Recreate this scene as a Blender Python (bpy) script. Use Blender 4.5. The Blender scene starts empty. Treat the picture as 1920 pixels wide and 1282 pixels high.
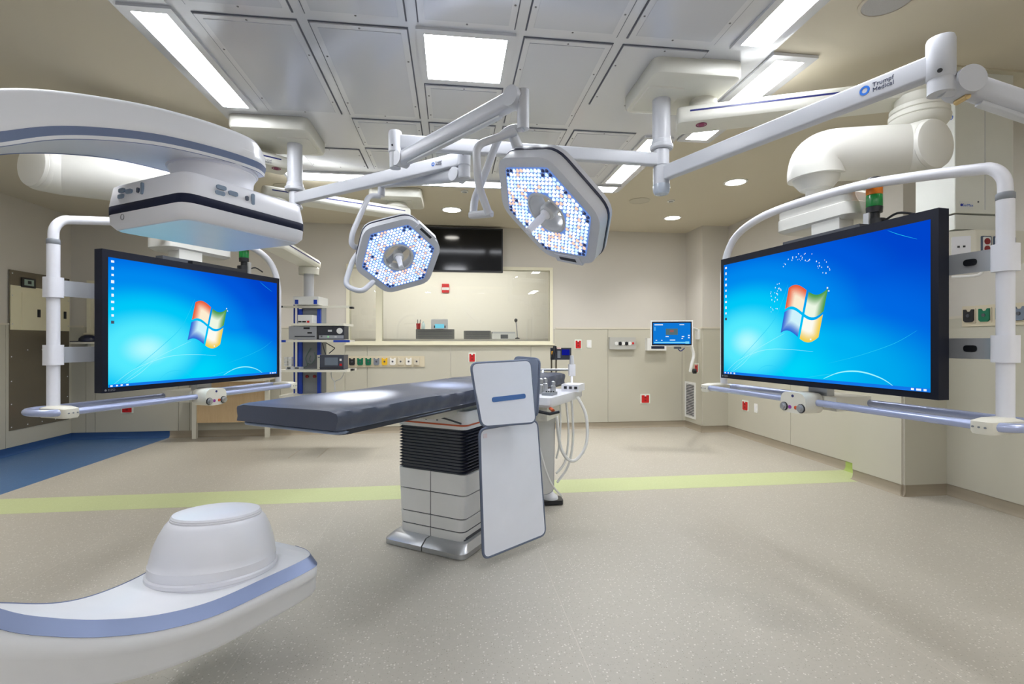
import bpy, bmesh, math, random
from math import pi, sin, cos, radians as rad
from mathutils import Vector, Matrix
random.seed(7)
SC = bpy.context.scene
COL = SC.collection
HC, HZ = 1.38, 3.16                 # camera height, ceiling height (m)
HEAD = math.atan2(112, 920)         # the camera is turned this far from the room's long axis
CH, SH = cos(HEAD), sin(HEAD)

# ------------------------------------------------------------------ camera, world, exposure
cam = bpy.data.cameras.new('camera'); cam.sensor_width = 36; cam.sensor_fit = 'HORIZONTAL'
cam.lens = 36 * 920 / 1920; cam.clip_start = 0.05; cam.clip_end = 60
camo = bpy.data.objects.new('camera', cam); COL.objects.link(camo)
camo.location = (0, 0, HC); camo.rotation_euler = (pi / 2, 0, -HEAD)
SC.camera = camo
wd = bpy.data.worlds.new('world'); SC.world = wd; wd.use_nodes = True
wd.node_tree.nodes['Background'].inputs[0].default_value = (0.8, 0.85, 0.95, 1)
wd.node_tree.nodes['Background'].inputs[1].default_value = 0.05
SC.view_settings.view_transform = 'Standard'; SC.view_settings.look = 'None'
SC.view_settings.exposure = 0.0; SC.view_settings.gamma = 1.0
SC.view_settings.use_curve_mapping = False
SC.cycles.use_denoising = True
SC.cycles.max_bounces = 10; SC.cycles.diffuse_bounces = 6; SC.cycles.glossy_bounces = 4
SC.cycles.transparent_max_bounces = 12
SC.cycles.caustics_reflective = False; SC.cycles.caustics_refractive = False
SC.cycles.sample_clamp_indirect = 6.0
CEIL_L = 40.0      # radiance of the ceiling light diffusers
DOWN_P = 130.0     # watts of each downlight beam
DOWN_L = 30.0      # radiance of the round downlights

# ------------------------------------------------------------------ placing
def R(l, d, u=0.0):
    """A point worked out from image pixels: l to the side, d ahead and u above the camera, in room coordinates."""
    return Vector((l * CH + d * SH, d * CH - l * SH, HC + u))
def RV(l, d, u=0.0):
    return Vector((l * CH + d * SH, d * CH - l * SH, u))
def MX(o, x, y, z):
    m = Matrix.Identity(4)
    for i, a in enumerate((x, y, z)):
        for j in range(3): m[j][i] = a[j]
    for j in range(3): m[j][3] = o[j]
    return m
def frame(o, fwd, up=(0, 0, 1)):
    """Matrix with local z along fwd, local y near up."""
    z = Vector(fwd).normalized(); x = Vector(up).cross(z)
    if x.length < 1e-5: x = Vector((1, 0, 0)).cross(z)
    x.normalize(); y = z.cross(x)
    return MX(Vector(o), x, y, z)

# ------------------------------------------------------------------ materials
def lin(c):
    return tuple(((v / 255) / 12.92 if v / 255 <= 0.04045 else ((v / 255 + 0.055) / 1.055) ** 2.4) for v in c)
MATS = {}
def mat(name, rgb, rough=0.5, metal=0.0, emit=0.0, var=0.03, scale=9.0, coat=0.0, bump=0.0, spec=0.5):
    if name in MATS: return MATS[name]
    m = bpy.data.materials.new(name); m.use_nodes = True; nt = m.node_tree
    b = nt.nodes['Principled BSDF']; c = lin(rgb)
    tc = nt.nodes.new('ShaderNodeTexCoord'); no = nt.nodes.new('ShaderNodeTexNoise')
    no.inputs['Scale'].default_value = scale; no.inputs['Detail'].default_value = 3
    nt.links.new(tc.outputs['Object'], no.inputs['Vector'])
    mx = nt.nodes.new('ShaderNodeMix'); mx.data_type = 'RGBA'
    mx.inputs['A'].default_value = (*[v * (1 - var) for v in c], 1)
    mx.inputs['B'].default_value = (*[min(1, v * (1 + var)) for v in c], 1)
    nt.links.new(no.outputs['Fac'], mx.inputs['Factor'])
    nt.links.new(mx.outputs['Result'], b.inputs['Base Color'])
    b.inputs['Roughness'].default_value = rough; b.inputs['Metallic'].default_value = metal
    b.inputs['Specular IOR Level'].default_value = spec
    if coat: b.inputs['Coat Weight'].default_value = coat; b.inputs['Coat Roughness'].default_value = 0.08
    if emit:
        nt.links.new(mx.outputs['Result'], b.inputs['Emission Color']); b.inputs['Emission Strength'].default_value = emit
    if bump:
        n2 = nt.nodes.new('ShaderNodeTexNoise'); n2.inputs['Scale'].default_value = 160
        nt.links.new(tc.outputs['Object'], n2.inputs['Vector'])
        bp = nt.nodes.new('ShaderNodeBump'); bp.inputs['Strength'].default_value = bump; bp.inputs['Distance'].default_value = 0.002
        nt.links.new(n2.outputs['Fac'], bp.inputs['Height']); nt.links.new(bp.outputs['Normal'], b.inputs['Normal'])
    MATS[name] = m; return m

def mat_vinyl(name, rgb, light, dark):
    m = bpy.data.materials.new(name); m.use_nodes = True; nt = m.node_tree; b = nt.nodes['Principled BSDF']
    tc = nt.nodes.new('ShaderNodeTexCoord')
    def noise(s, d=2):
        n = nt.nodes.new('ShaderNodeTexNoise'); n.inputs['Scale'].default_value = s; n.inputs['Detail'].default_value = d
        nt.links.new(tc.outputs['Object'], n.inputs['Vector']); return n
    def vor(s, lo, hi):
        v = nt.nodes.new('ShaderNodeTexVoronoi'); v.inputs['Scale'].default_value = s
        nt.links.new(tc.outputs['Object'], v.inputs['Vector'])
        r = nt.nodes.new('ShaderNodeMapRange'); r.inputs[1].default_value = lo; r.inputs[2].default_value = hi
        r.inputs[3].default_value = 1; r.inputs[4].default_value = 0
        nt.links.new(v.outputs['Distance'], r.inputs[0])
        # only some of the cells carry a chip
        s2 = nt.nodes.new('ShaderNodeSeparateColor'); nt.links.new(v.outputs['Color'], s2.inputs[0])
        g = nt.nodes.new('ShaderNodeMath'); g.operation = 'GREATER_THAN'; g.inputs[1].default_value = 0.62
        nt.links.new(s2.outputs[0], g.inputs[0])
        k = nt.nodes.new('ShaderNodeMath'); k.operation = 'MULTIPLY'
        nt.links.new(r.outputs[0], k.inputs[0]); nt.links.new(g.outputs[0], k.inputs[1]); return k
    def mix(fac, a, bcol):
        x = nt.nodes.new('ShaderNodeMix'); x.data_type = 'RGBA'
        nt.links.new(fac, x.inputs['Factor'])
        for s, v in (('A', a), ('B', bcol)):
            if isinstance(v, tuple): x.inputs[s].default_value = (*lin(v), 1)
            else: nt.links.new(v, x.inputs[s])
        return x.outputs['Result']
    base = mix(noise(40).outputs['Fac'], tuple(int(v * .95) for v in rgb), tuple(min(255, int(v * 1.04)) for v in rgb))
    base = mix(noise(1.3).outputs['Fac'], base, tuple(min(255, int(v * 1.02)) for v in rgb))
    c1 = mix(vor(70, 0.16, 0.34).outputs[0], base, light)
    c2 = mix(vor(95, 0.12, 0.3).outputs[0], c1, dark)
    nt.links.new(c2, b.inputs['Base Color'])
    b.inputs['Roughness'].default_value = 0.38; b.inputs['Specular IOR Level'].default_value = 0.4
    MATS[name] = m; return m

def mat_wood(name, a, bcol):
    m = bpy.data.materials.new(name); m.use_nodes = True; nt = m.node_tree; b = nt.nodes['Principled BSDF']
    tc = nt.nodes.new('ShaderNodeTexCoord'); mp = nt.nodes.new('ShaderNodeMapping'); mp.inputs['Scale'].default_value = (9, 9, 1.1)
    nt.links.new(tc.outputs['Object'], mp.inputs['Vector'])
    n = nt.nodes.new('ShaderNodeTexNoise'); n.inputs['Scale'].default_value = 4; n.inputs['Detail'].default_value = 5; n.inputs['Distortion'].default_value = .8
    nt.links.new(mp.outputs['Vector'], n.inputs['Vector'])
    x = nt.nodes.new('ShaderNodeMix'); x.data_type = 'RGBA'; nt.links.new(n.outputs['Fac'], x.inputs['Factor'])
    x.inputs['A'].default_value = (*lin(a), 1); x.inputs['B'].default_value = (*lin(bcol), 1)
    nt.links.new(x.outputs['Result'], b.inputs['Base Color']); b.inputs['Roughness'].default_value = .45
    MATS[name] = m; return m

def mat_glass(name, tint=(1, 1, 1), refl=1.0):
    m = bpy.data.materials.new(name); m.use_nodes = True; nt = m.node_tree; nt.nodes.clear()
    o = nt.nodes.new('ShaderNodeOutputMaterial'); t = nt.nodes.new('ShaderNodeBsdfTransparent'); t.inputs[0].default_value = (*tint, 1)
    g = nt.nodes.new('ShaderNodeBsdfGlossy'); g.inputs['Roughness'].default_value = 0.0
    f = nt.nodes.new('ShaderNodeFresnel'); f.inputs['IOR'].default_value = 1.5
    k = nt.nodes.new('ShaderNodeMath'); k.operation = 'MULTIPLY'; k.inputs[1].default_value = refl
    nt.links.new(f.outputs[0], k.inputs[0])
    x = nt.nodes.new('ShaderNodeMixShader'); nt.links.new(k.outputs[0], x.inputs[0]); nt.links.new(t.outputs[0], x.inputs[1]); nt.links.new(g.outputs[0], x.inputs[2])
    nt.links.new(x.outputs[0], o.inputs[0]); MATS[name] = m; return m

def mat_emit(name, rgb, s):
    if name in MATS: return MATS[name]
    m = bpy.data.materials.new(name); m.use_nodes = True; nt = m.node_tree; nt.nodes.clear()
    o = nt.nodes.new('ShaderNodeOutputMaterial'); e = nt.nodes.new('ShaderNodeEmission')
    e.inputs[0].default_value = (*lin(rgb), 1); e.inputs[1].default_value = s
    nt.links.new(e.outputs[0], o.inputs[0]); MATS[name] = m; return m

def mat_desktop(name):
    """The glowing blue desktop picture of the big screens, drawn from the panel's own 0..1 coordinates."""
    m = bpy.data.materials.new(name); m.use_nodes = True; nt = m.node_tree; nt.nodes.clear()
    o = nt.nodes.new('ShaderNodeOutputMaterial'); e = nt.nodes.new('ShaderNodeEmission'); e.inputs[1].default_value = 1.0
    tc = nt.nodes.new('ShaderNodeTexCoord')
    def ramp(cx, cz, sx, sz, cols):
        mp = nt.nodes.new('ShaderNodeMapping'); mp.vector_type = 'POINT'
        mp.inputs['Location'].default_value = (-cx * sx, 0, -cz * sz); mp.inputs['Scale'].default_value = (sx, 0, sz)
        nt.links.new(tc.outputs['Generated'], mp.inputs['Vector'])
        l = nt.nodes.new('ShaderNodeVectorMath'); l.operation = 'LENGTH'; nt.links.new(mp.outputs[0], l.inputs[0])
        r = nt.nodes.new('ShaderNodeValToRGB'); r.color_ramp.interpolation = 'EASE'
        el = r.color_ramp.elements
        while len(el) < len(cols): el.new(0.5)
        for q, (p, c) in zip(el, cols): q.position = p; q.color = (*lin(c), 1)
        nt.links.new(l.outputs['Value'], r.inputs[0]); return r
    a = ramp(0.17, 0.29, 1.05, 0.95, [(0, (176, 250, 255)), (.15, (84, 234, 254)), (.33, (0, 200, 248)), (.54, (0, 138, 238)), (.78, (0, 88, 218)), (1, (0, 66, 196))])
    bk = ramp(0.52, 0.05, 0.9, 1.15, [(0, (0, 222, 250)), (.3, (0, 190, 245)), (.6, (0, 110, 230)), (1, (0, 70, 205))])
    x = nt.nodes.new('ShaderNodeMix'); x.data_type = 'RGBA'; x.blend_type = 'LIGHTEN'; x.inputs['Factor'].default_value = .7
    nt.links.new(a.outputs[0], x.inputs['A']); nt.links.new(bk.outputs[0], x.inputs['B'])
    nt.links.new(x.outputs['Result'], e.inputs[0]); nt.links.new(e.outputs[0], o.inputs[0]); MATS[name] = m; return m

WHITE = mat('white_enamel', (226, 227, 226), .35, spec=.5)
WHITE2 = mat('cool_white_plastic', (228, 229, 236), .32, spec=.5)
WARM = mat('warm_white_plastic', (222, 220, 208), .4)
STEELGREY = mat('pale_grey_lacquer', (196, 198, 202), .35)
DARK = mat('black_plastic', (22, 24, 30), .4)
BEZEL = mat('navy_black_bezel', (12, 17, 34), .45, spec=.25)
METAL = mat('brushed_metal', (185, 187, 190), .32, metal=.85)
DGREY = mat('dark_grey_plastic', (74, 77, 84), .45)
MGREY = mat('mid_grey_plastic', (128, 132, 138), .45)
BLUE = mat('royal_blue_plastic', (26, 62, 170), .4)
NAVY = mat('navy_stripe', (28, 36, 104), .4)
RED = mat('red_plastic', (196, 22, 26), .4)
DRED = mat('dark_red_rubber', (130, 22, 28), .5)
CREAM = mat('cream_paint', (226, 220, 192), .5)
MAT_ORANGE = mat('orange_paint', (200, 90, 50), .4)

# ------------------------------------------------------------------ mesh helpers
def box(bm, c, s, M=None):
    v = []
    for z in (-.5, .5):
        for x, y in ((-.5, -.5), (.5, -.5), (.5, .5), (-.5, .5)):
            p = Vector((c[0] + x * s[0], c[1] + y * s[1], c[2] + z * s[2]))
            v.append(bm.verts.new(M @ p if M else p))
    for f in ((3, 2, 1, 0), (4, 5, 6, 7), (0, 1, 5, 4), (1, 2, 6, 5), (2, 3, 7, 6), (3, 0, 4, 7)):
        bm.faces.new([v[i] for i in f])
    return bm
def bx(x0, x1, y0, y1, z0, z1, bm=None):
    return box(bm or bmesh.new(), ((x0 + x1) / 2, (y0 + y1) / 2, (z0 + z1) / 2), (x1 - x0, y1 - y0, z1 - z0))
def loft(bm, rings, cap=True, closed=False):
    vs = [[bm.verts.new(p) for p in r] for r in rings]
    n = len(vs[0]); k = len(vs)
    for i in range(k if closed else k - 1):
        a, b = vs[i], vs[(i + 1) % k]
        for j in range(n):
            bm.faces.new((a[j], a[(j + 1) % n], b[(j + 1) % n], b[j]))
    if cap and not closed:
        bm.faces.new(list(reversed(vs[0]))); bm.faces.new(vs[-1])
    return bm
def cyl(bm, p0, p1, r0, r1=None, n=20):
    p0, p1 = Vector(p0), Vector(p1); m = frame(p0, p1 - p0); L = (p1 - p0).length
    r1 = r0 if r1 is None else r1
    return loft(bm, [[m @ Vector((r * cos(2 * pi * i / n), r * sin(2 * pi * i / n), z)) for i in range(n)] for r, z in ((r0, 0), (r1, L))])
def lathe(bm, prof, M=None, n=32, ring=False):
    M = M or Matrix.Identity(4)
    return loft(bm, [[M @ Vector((r * cos(2 * pi * i / n), r * sin(2 * pi * i / n), z)) for i in range(n)] for r, z in prof], not ring, ring)
def tube(bm, pts, r, n=12, closed=False):
    pts = [Vector(p) for p in pts]; k = len(pts); rings = []; prev = None
    for i, p in enumerate(pts):
        a = pts[(i - 1) % k] if (closed or i > 0) else p
        b = pts[(i + 1) % k] if (closed or i < k - 1) else p
        t = (b - a).normalized()
        if prev is None:
            x = Vector((0, 0, 1)).cross(t)
            if x.length < 1e-3: x = Vector((1, 0, 0)).cross(t)
        else: x = prev - t * prev.dot(t)
        x.normalize(); prev = x; y = t.cross(x)
        rr = r[i] if isinstance(r, (list, tuple)) else r
        rings.append([p + x * (rr * cos(2 * pi * j / n)) + y * (rr * sin(2 * pi * j / n)) for j in range(n)])
    return loft(bm, rings, True, closed)
def spline(pts, n=8, closed=False):
    P = [Vector(p) for p in pts]; k = len(P); out = []
    for i in range(k if closed else k - 1):
        if closed: a, b, c, d = P[i - 1], P[i], P[(i + 1) % k], P[(i + 2) % k]
        else: a, b, c, d = P[max(i - 1, 0)], P[i], P[i + 1], P[min(i + 2, k - 1)]
        for j in range(n):
            t = j / n
            out.append(.5 * ((2 * b) + (c - a) * t + (2 * a - 5 * b + 4 * c - d) * t * t + (3 * b - a - 3 * c + d) * t ** 3))
    if not closed: out.append(P[-1])
    return out
def fillet(pts, r, n=6):
    """Polyline with its inner corners rounded by radius r."""
    P = [Vector(p) for p in pts]; out = [P[0]]
    for i in range(1, len(P) - 1):
        a, b, c = P[i - 1], P[i], P[i + 1]; rr = r[i - 1] if isinstance(r, (list, tuple)) else r
        u = (a - b); w = (c - b); lu, lw = u.length, w.length; u.normalize(); w.normalize()
        k = min(rr, lu * .49, lw * .49); s, e = b + u * k, b + w * k
        for j in range(n + 1):
            t = j / n; out.append((1 - t) ** 2 * s + 2 * t * (1 - t) * b + t * t * e)
    return out + [P[-1]]
def rpoly(pts, r, n=5):
    k = len(pts); out = []
    for i in range(k):
        a, b, c = Vector((*pts[i - 1], 0)), Vector((*pts[i], 0)), Vector((*pts[(i + 1) % k], 0))
        rr = r[i] if isinstance(r, (list, tuple)) else r
        u = (a - b); w = (c - b); q = min(rr, u.length * .49, w.length * .49); u.normalize(); w.normalize()
        s, e = b + u * q, b + w * q
        for j in range(n + 1):
            t = j / n; p = (1 - t) ** 2 * s + 2 * t * (1 - t) * b + t * t * e; out.append((p.x, p.y))
    return out
def rrect(w, h, r, n=5):
    return rpoly([(-w / 2, -h / 2), (w / 2, -h / 2), (w / 2, h / 2), (-w / 2, h / 2)], r, n)
def prism(bm, poly, z0, z1, M=None, s0=1.0, s1=1.0):
    M = M or Matrix.Identity(4)
    return loft(bm, [[M @ Vector((x * s, y * s, z)) for x, y in poly] for s, z in ((s0, z0), (s1, z1))])
def layers(bm, rings, M=None):
    """Rings of (poly, z)."""
    M = M or Matrix.Identity(4)
    return loft(bm, [[M @ Vector((x, y, z)) for x, y in p] for p, z in rings])

TM = {}     # world matrices of the things' own frames
def root_of(o):
    while o.parent: o = o.parent
    return o
def obj(name, bm, m, parent=None, bev=0.0, seg=2, local=False, smooth=True, ang=38):
    if bev:
        es = [e for e in bm.edges if len(e.link_faces) == 2 and e.calc_face_angle(0) > rad(28)]
        bmesh.ops.bevel(bm, geom=es, offset=bev, segments=seg, profile=.6, affect='EDGES', clamp_overlap=True)
    if parent and not local: bm.transform(TM[root_of(parent).name].inverted())
    bmesh.ops.recalc_face_normals(bm, faces=bm.faces[:])
    me = bpy.data.meshes.new(name); bm.to_mesh(me); bm.free()
    if smooth:
        me.shade_smooth(); me.set_sharp_from_angle(angle=rad(ang))
    o = bpy.data.objects.new(name, me); COL.objects.link(o)
    for q in (m if isinstance(m, (list, tuple)) else [m]): me.materials.append(q)
    if parent: o.parent = parent
    else: TM[o.name] = Matrix.Identity(4)
    return o
def tag(o, label, cat=None, group=None, kind=None):
    if label: o['label'] = label
    if cat: o['category'] = cat
    if group: o['group'] = group
    if kind: o['kind'] = kind
    return o
def thing(name, label, cat, loc=(0, 0, 0), rotz=0.0, group=None, M=None):
    o = bpy.data.objects.new(name, None); COL.objects.link(o); o.empty_display_size = .05
    m = M.copy() if M else Matrix.Translation(Vector(loc)) @ Matrix.Rotation(rotz, 4, 'Z')
    o.matrix_basis = m; TM[o.name] = m
    return tag(o, label, cat, group)
def struct(name, bm, m, parent=None, **k):
    o = obj(name, bm, m, parent, **k)
    if not parent: o['kind'] = 'structure'
    return o
def copy_thing(t, loc=None, rotz=None, label=None, M=None):
    c = t.copy(); COL.objects.link(c)
    if M: c.matrix_basis = M
    else:
        c.location = loc
        if rotz is not None: c.rotation_euler = (0, 0, rotz)
    if label: c['label'] = label
    for ch in t.children:
        d = ch.copy(); COL.objects.link(d); d.parent = c
        for g in ch.children:
            e = g.copy(); COL.objects.link(e); e.parent = d
    return c
def text_mesh(name, s, size, M, m, parent, thick=.0006, align='CENTER'):
    cu = bpy.data.curves.new(name, 'FONT'); cu.body = s; cu.size = size; cu.extrude = thick; cu.align_x = align; cu.align_y = 'CENTER'
    t = bpy.data.objects.new(name + '_tmp', cu); COL.objects.link(t)
    me = bpy.data.meshes.new_from_object(t.evaluated_get(bpy.context.evaluated_depsgraph_get()))
    bpy.data.objects.remove(t)
    bm = bmesh.new(); bm.from_mesh(me); bm.transform(M); bpy.data.meshes.remove(me)
    return obj(name, bm, m, parent, smooth=False)
# ================================================================== the room shell
XL, YB, YF = -5.35, 7.64, -3.0
WTOP = 1.59        # top of the wainscot
WALL_M = mat('warm_grey_wall_paint', (202, 198, 191), .7, var=.02, scale=3)
WAIN_M = mat('beige_wall_panel', (188, 185, 171), .5, var=.02, scale=2.5)
CAP_M = mat('pale_cap_rail', (206, 200, 186), .5)
BASE_M = mat('taupe_cove_base', (150, 140, 123), .55)
BASEB_M = mat('blue_cove_base', (42, 78, 128), .5)
CEIL_M = mat('beige_ceiling_paint', (203, 195, 177), .8, var=.02, scale=2)
FLOOR_M = mat_vinyl('speckled_beige_vinyl', (173, 168, 157), (210, 206, 198), (142, 136, 124))
BLUEF_M = mat_vinyl('speckled_blue_vinyl', (72, 104, 146), (100, 130, 170), (50, 80, 120))
GREEN_M = mat_vinyl('speckled_green_vinyl', (186, 195, 146), (200, 208, 168), (170, 180, 122))
WELD_M = mat('pale_weld_rod', (190, 184, 173), .5)
FRAME_M = mat('cream_window_frame', (224, 220, 198), .45)

floor = struct('floor', bx(-5.6, 4.9, YF - .2, YB + .1, -.2, -.012), mat('floor_screed', (150, 145, 135), .9))
xs = [XL, -4.05, -2.43, -.93, .57, 2.07, 3.57, 4.5]
for i in range(len(xs) - 1):
    for y0, y1 in ((YF, 4.40), (4.82, YB)):
        obj('vinyl_sheet', bx(xs[i] + .0015, xs[i + 1] - .0015, y0 + .001, y1 - .001, -.012, 0), BLUEF_M if i == 0 else FLOOR_M, floor, smooth=False)
    if 0 < i:
        for y0, y1 in ((YF, 4.40), (4.82, YB)):
            obj('weld_rod', bx(xs[i] - .0016, xs[i] + .0016, y0, y1, -.012, .0003), WELD_M, floor, smooth=False)
obj('blue_vinyl_sheet', bx(XL, -4.0515, 4.399, 4.821, -.012, 0), BLUEF_M, floor, smooth=False)
obj('green_vinyl_strip', bx(-4.0485, 4.25, 4.40, 4.82, -.012, .0003), GREEN_M, floor, smooth=False)
hm = mat('floor_hatch_frame', (168, 158, 142), .5)
obj('floor_hatch', bx(-1.93, -1.60, 6.1, 6.6, -.01, .0012), FLOOR_M, floor)
for q in ((-1.94, -1.925, 6.1, 6.6), (-1.605, -1.59, 6.1, 6.6)):
    obj('hatch_edge', bx(*q, -.01, .002), hm, floor)

ceiling = struct('ceiling', bx(-5.6, 4.9, YF - .2, YB + .1, HZ, HZ + .2), CEIL_M)

def wall_with_holes(axis, at, thick, u0, u1, z0, z1, holes):
    """A wall slab along x or y with rectangular openings, as one mesh of blocks."""
    us = sorted({u0, u1, *[h[0] for h in holes], *[h[1] for h in holes]}); zs = sorted({z0, z1, *[h[2] for h in holes], *[h[3] for h in holes]})
    bm = bmesh.new()
    for a, b in zip(us, us[1:]):
        for c, d in zip(zs, zs[1:]):
            if any(a >= h[0] - 1e-6 and b <= h[1] + 1e-6 and c >= h[2] - 1e-6 and d <= h[3] + 1e-6 for h in holes): continue
            if axis == 'x': bx(a, b, at, at + thick, c, d, bm)
            else: bx(at, at + thick, a, b, c, d, bm)
    bmesh.ops.remove_doubles(bm, verts=bm.verts[:], dist=1e-5)
    return bm
W1 = (-1.58, 1.577, 1.346, 2.553); W2 = (-5.13, -3.95, 1.50, 2.25)
wall_back = struct('wall_back', wall_with_holes('x', YB, .12, -5.5, 4.0, 0, HZ, [W1, W2]), WALL_M, smooth=False)
wall_left = struct('wall_left', bx(XL - .15, XL, YF, YB + .12, 0, HZ), WALL_M, smooth=False)
wall_front = struct('wall_front', bx(-5.5, 4.9, YF - .15, YF, 0, HZ), WALL_M, smooth=False)
# the right hand side steps in and out
bm = bmesh.new()
pl = [(3.80, YB + .12), (3.80, 7.10), (4.22, 7.10), (4.22, 4.50), (4.02, 4.50), (4.02, 3.95), (4.46, 3.95), (4.46, YF), (4.9, YF), (4.9, YB + .12)]
loft(bm, [[Vector((x, y, z)) for x, y in pl] for z in (0, HZ)])
wall_right = struct('wall_right', bm, WALL_M, smooth=False)

PT = .014
def wains(parent, axis, at, sgn, u0, u1, seams, ztop=WTOP, cut=None):
    """Wainscot panels, cap rail and cove base on one face; sgn is the way the face looks along its normal."""
    cuts = [u0] + [s for s in sorted(seams) if u0 + .05 < s < u1 - .05] + [u1]
    for a, b in zip(cuts, cuts[1:]):
        top = ztop
        if cut and a > cut[0] - .3 and b < cut[1] + .3: top = cut[2]
        lo, hi = sorted((at, at + sgn * PT))
        g = (a + .003, b - .003)
        bm = bx(g[0], g[1], lo, hi, .098, top) if axis == 'x' else bx(lo, hi, g[0], g[1], .098, top)
        obj('wainscot_panel', bm, WAIN_M, parent, bev=.003, seg=1)
def caprail(parent, axis, at, sgn, u0, u1, z=WTOP):
    lo, hi = sorted((at, at + sgn * (PT + .006)))
    obj('cap_rail', bx(u0, u1, lo, hi, z - .004, z + .02) if axis == 'x' else bx(lo, hi, u0, u1, z - .004, z + .02), CAP_M, parent, bev=.003, seg=1)
BB = {}
def cove(name, axis, at, sgn, u0, u1, m):
    """Coved base: a thin upstand with a concave foot."""
    prof = [(0, .1), (.008, .1), (.008, .045), (.012, .022), (.022, .008), (.038, 0), (0, 0)]
    bm = bmesh.new(); rings = []
    for u in (u0, u1):
        rings.append([Vector((u, at + sgn * p, z)) if axis == 'x' else Vector((at + sgn * p, u, z)) for p, z in prof])
    loft(bm, rings)
    if name in BB: return obj('cove_base', bm, m, BB[name])
    BB[name] = struct(name, bm, m); return BB[name]
SEAM = [-5.03 + 1.2515 * i for i in range(8)]
wains(wall_back, 'x', YB, -1, XL, W2[0] - .02, []); wains(wall_back, 'x', YB, -1, W2[0] - .02, W2[1] + .02, SEAM, 1.484); wains(wall_back, 'x', YB, -1, W2[1] + .02, -1.60, SEAM); wains(wall_back, 'x', YB, -1, -1.60, 1.60, SEAM, 1.331)
wains(wall_back, 'x', YB, -1, 1.60, 3.80, SEAM)
caprail(wall_back, 'x', YB, -1, XL, W2[0] - .06); caprail(wall_back, 'x', YB, -1, W2[1] + .06, W1[0] - .05); caprail(wall_back, 'x', YB, -1, W1[1] + .05, 3.80)
wains(wall_left, 'y', XL, 1, YF, YB, [6.6 - 1.25 * i for i in range(8)]); caprail(wall_left, 'y', XL, 1, YF, YB)
wains(wall_right, 'y', 3.80, -1, 7.10, YB, []); wains(wall_right, 'x', 7.10, -1, 3.80, 4.22, [])
wains(wall_right, 'y', 4.22, -1, 4.50, 7.10, [5.68]); wains(wall_right, 'y', 4.02, -1, 3.95, 4.50, [])
wains(wall_right, 'x', 3.95, -1, 4.02, 4.46, []); wains(wall_right, 'y', 4.46, -1, YF, 3.95, [2.7, 1.45, .2, -1.05])
for ax, at, a, b in (('y', 3.80, 7.10, YB), ('x', 7.10, 3.786, 4.22), ('y', 4.22, 4.50, 7.10), ('y', 4.02, 3.936, 4.50), ('x', 3.95, 4.006, 4.46), ('y', 4.46, YF, 3.95)):
    caprail(wall_right, ax, at, -1, a, b)
cove('baseboard_back', 'x', YB, -1, -4.05, 3.80, BASE_M); cove('baseboard_back', 'x', YB, -1, XL, -4.05, BASEB_M)
cove('baseboard_left', 'y', XL, 1, YF, YB, BASEB_M)
GB = mat('green_cove_base', (158, 178, 92), .5)
for ax, at, a, b, m in (('y', 3.80, 7.10, YB, BASE_M), ('x', 7.10, 3.77, 4.22, BASE_M), ('y', 4.22, 4.82, 7.10, BASE_M), ('y', 4.22, 4.50, 4.82, GB), ('y', 4.02, 3.92, 4.50, BASE_M), ('x', 3.95, 3.99, 4.46, BASE_M), ('y', 4.46, YF, 3.95, BASE_M)):
    cove('baseboard_right', ax, at, -1, a, b, m)
cove('baseboard_front', 'x', YF, 1, XL, 4.46, BASE_M)

# ------------------------------------------------------------------ windows and the lit room beyond
GLASS = mat_glass('clear_window_glass', (.97, .98, .97), 1.0)
def window(name, W, mull=()):
    x0, x1, z0, z1 = W; f = .048
    bm = bmesh.new()
    for q in ((x0, x1, z0, z0 + f), (x0, x1, z1 - f, z1), (x0, x0 + f, z0 + f, z1 - f), (x1 - f, x1, z0 + f, z1 - f)):
        bx(q[0], q[1], YB - .03, YB + .11, q[2], q[3], bm)
    w = struct(name, bm, FRAME_M, smooth=False)
    bm = bmesh.new()
    for q in ((x0 - .02, x1 + .02, z0 - .014, z0 + .008),): bx(q[0], q[1], YB - .06, YB - .02, q[2], q[3], bm)
    obj('window_sill', bm, FRAME_M, w, bev=.004, seg=1)
    es = [x0 + f] + [v for m in mull for v in m] + [x1 - f]
    for m in mull: obj('mullion', bx(m[0], m[1], YB - .02, YB + .1, z0 + f, z1 - f), FRAME_M, w, bev=.004, seg=1)
    for a, b in zip(es[::2], es[1::2]):
        obj('window_pane', bx(a, b, YB + .03, YB + .036, z0 + f, z1 - f), GLASS, w, smooth=False)
    return w
window('window_1', W1, [(-1.149, -1.054)]); window('window_2', W2)
CTRL = mat('control_room_wall', (234, 230, 220), .7, var=.01)
bm = bmesh.new(); bx(-5.6, 4.1, 9.6, 9.7, 0, HZ, bm); bx(-5.7, -5.6, YB + .12, 9.7, 0, HZ, bm); bx(4.1, 4.2, YB + .12, 9.7, 0, HZ, bm)
struct('wall_control_room', bm, CTRL, smooth=False)
struct('ceiling_control_room', bx(-5.7, 4.2, YB + .12, 9.7, HZ - .1, HZ), CTRL, smooth=False)
struct('floor_control_room', bx(-5.7, 4.2, YB + .1, 9.7, -.1, 0), mat('control_room_floor', (176, 168, 152), .5), smooth=False)

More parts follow.
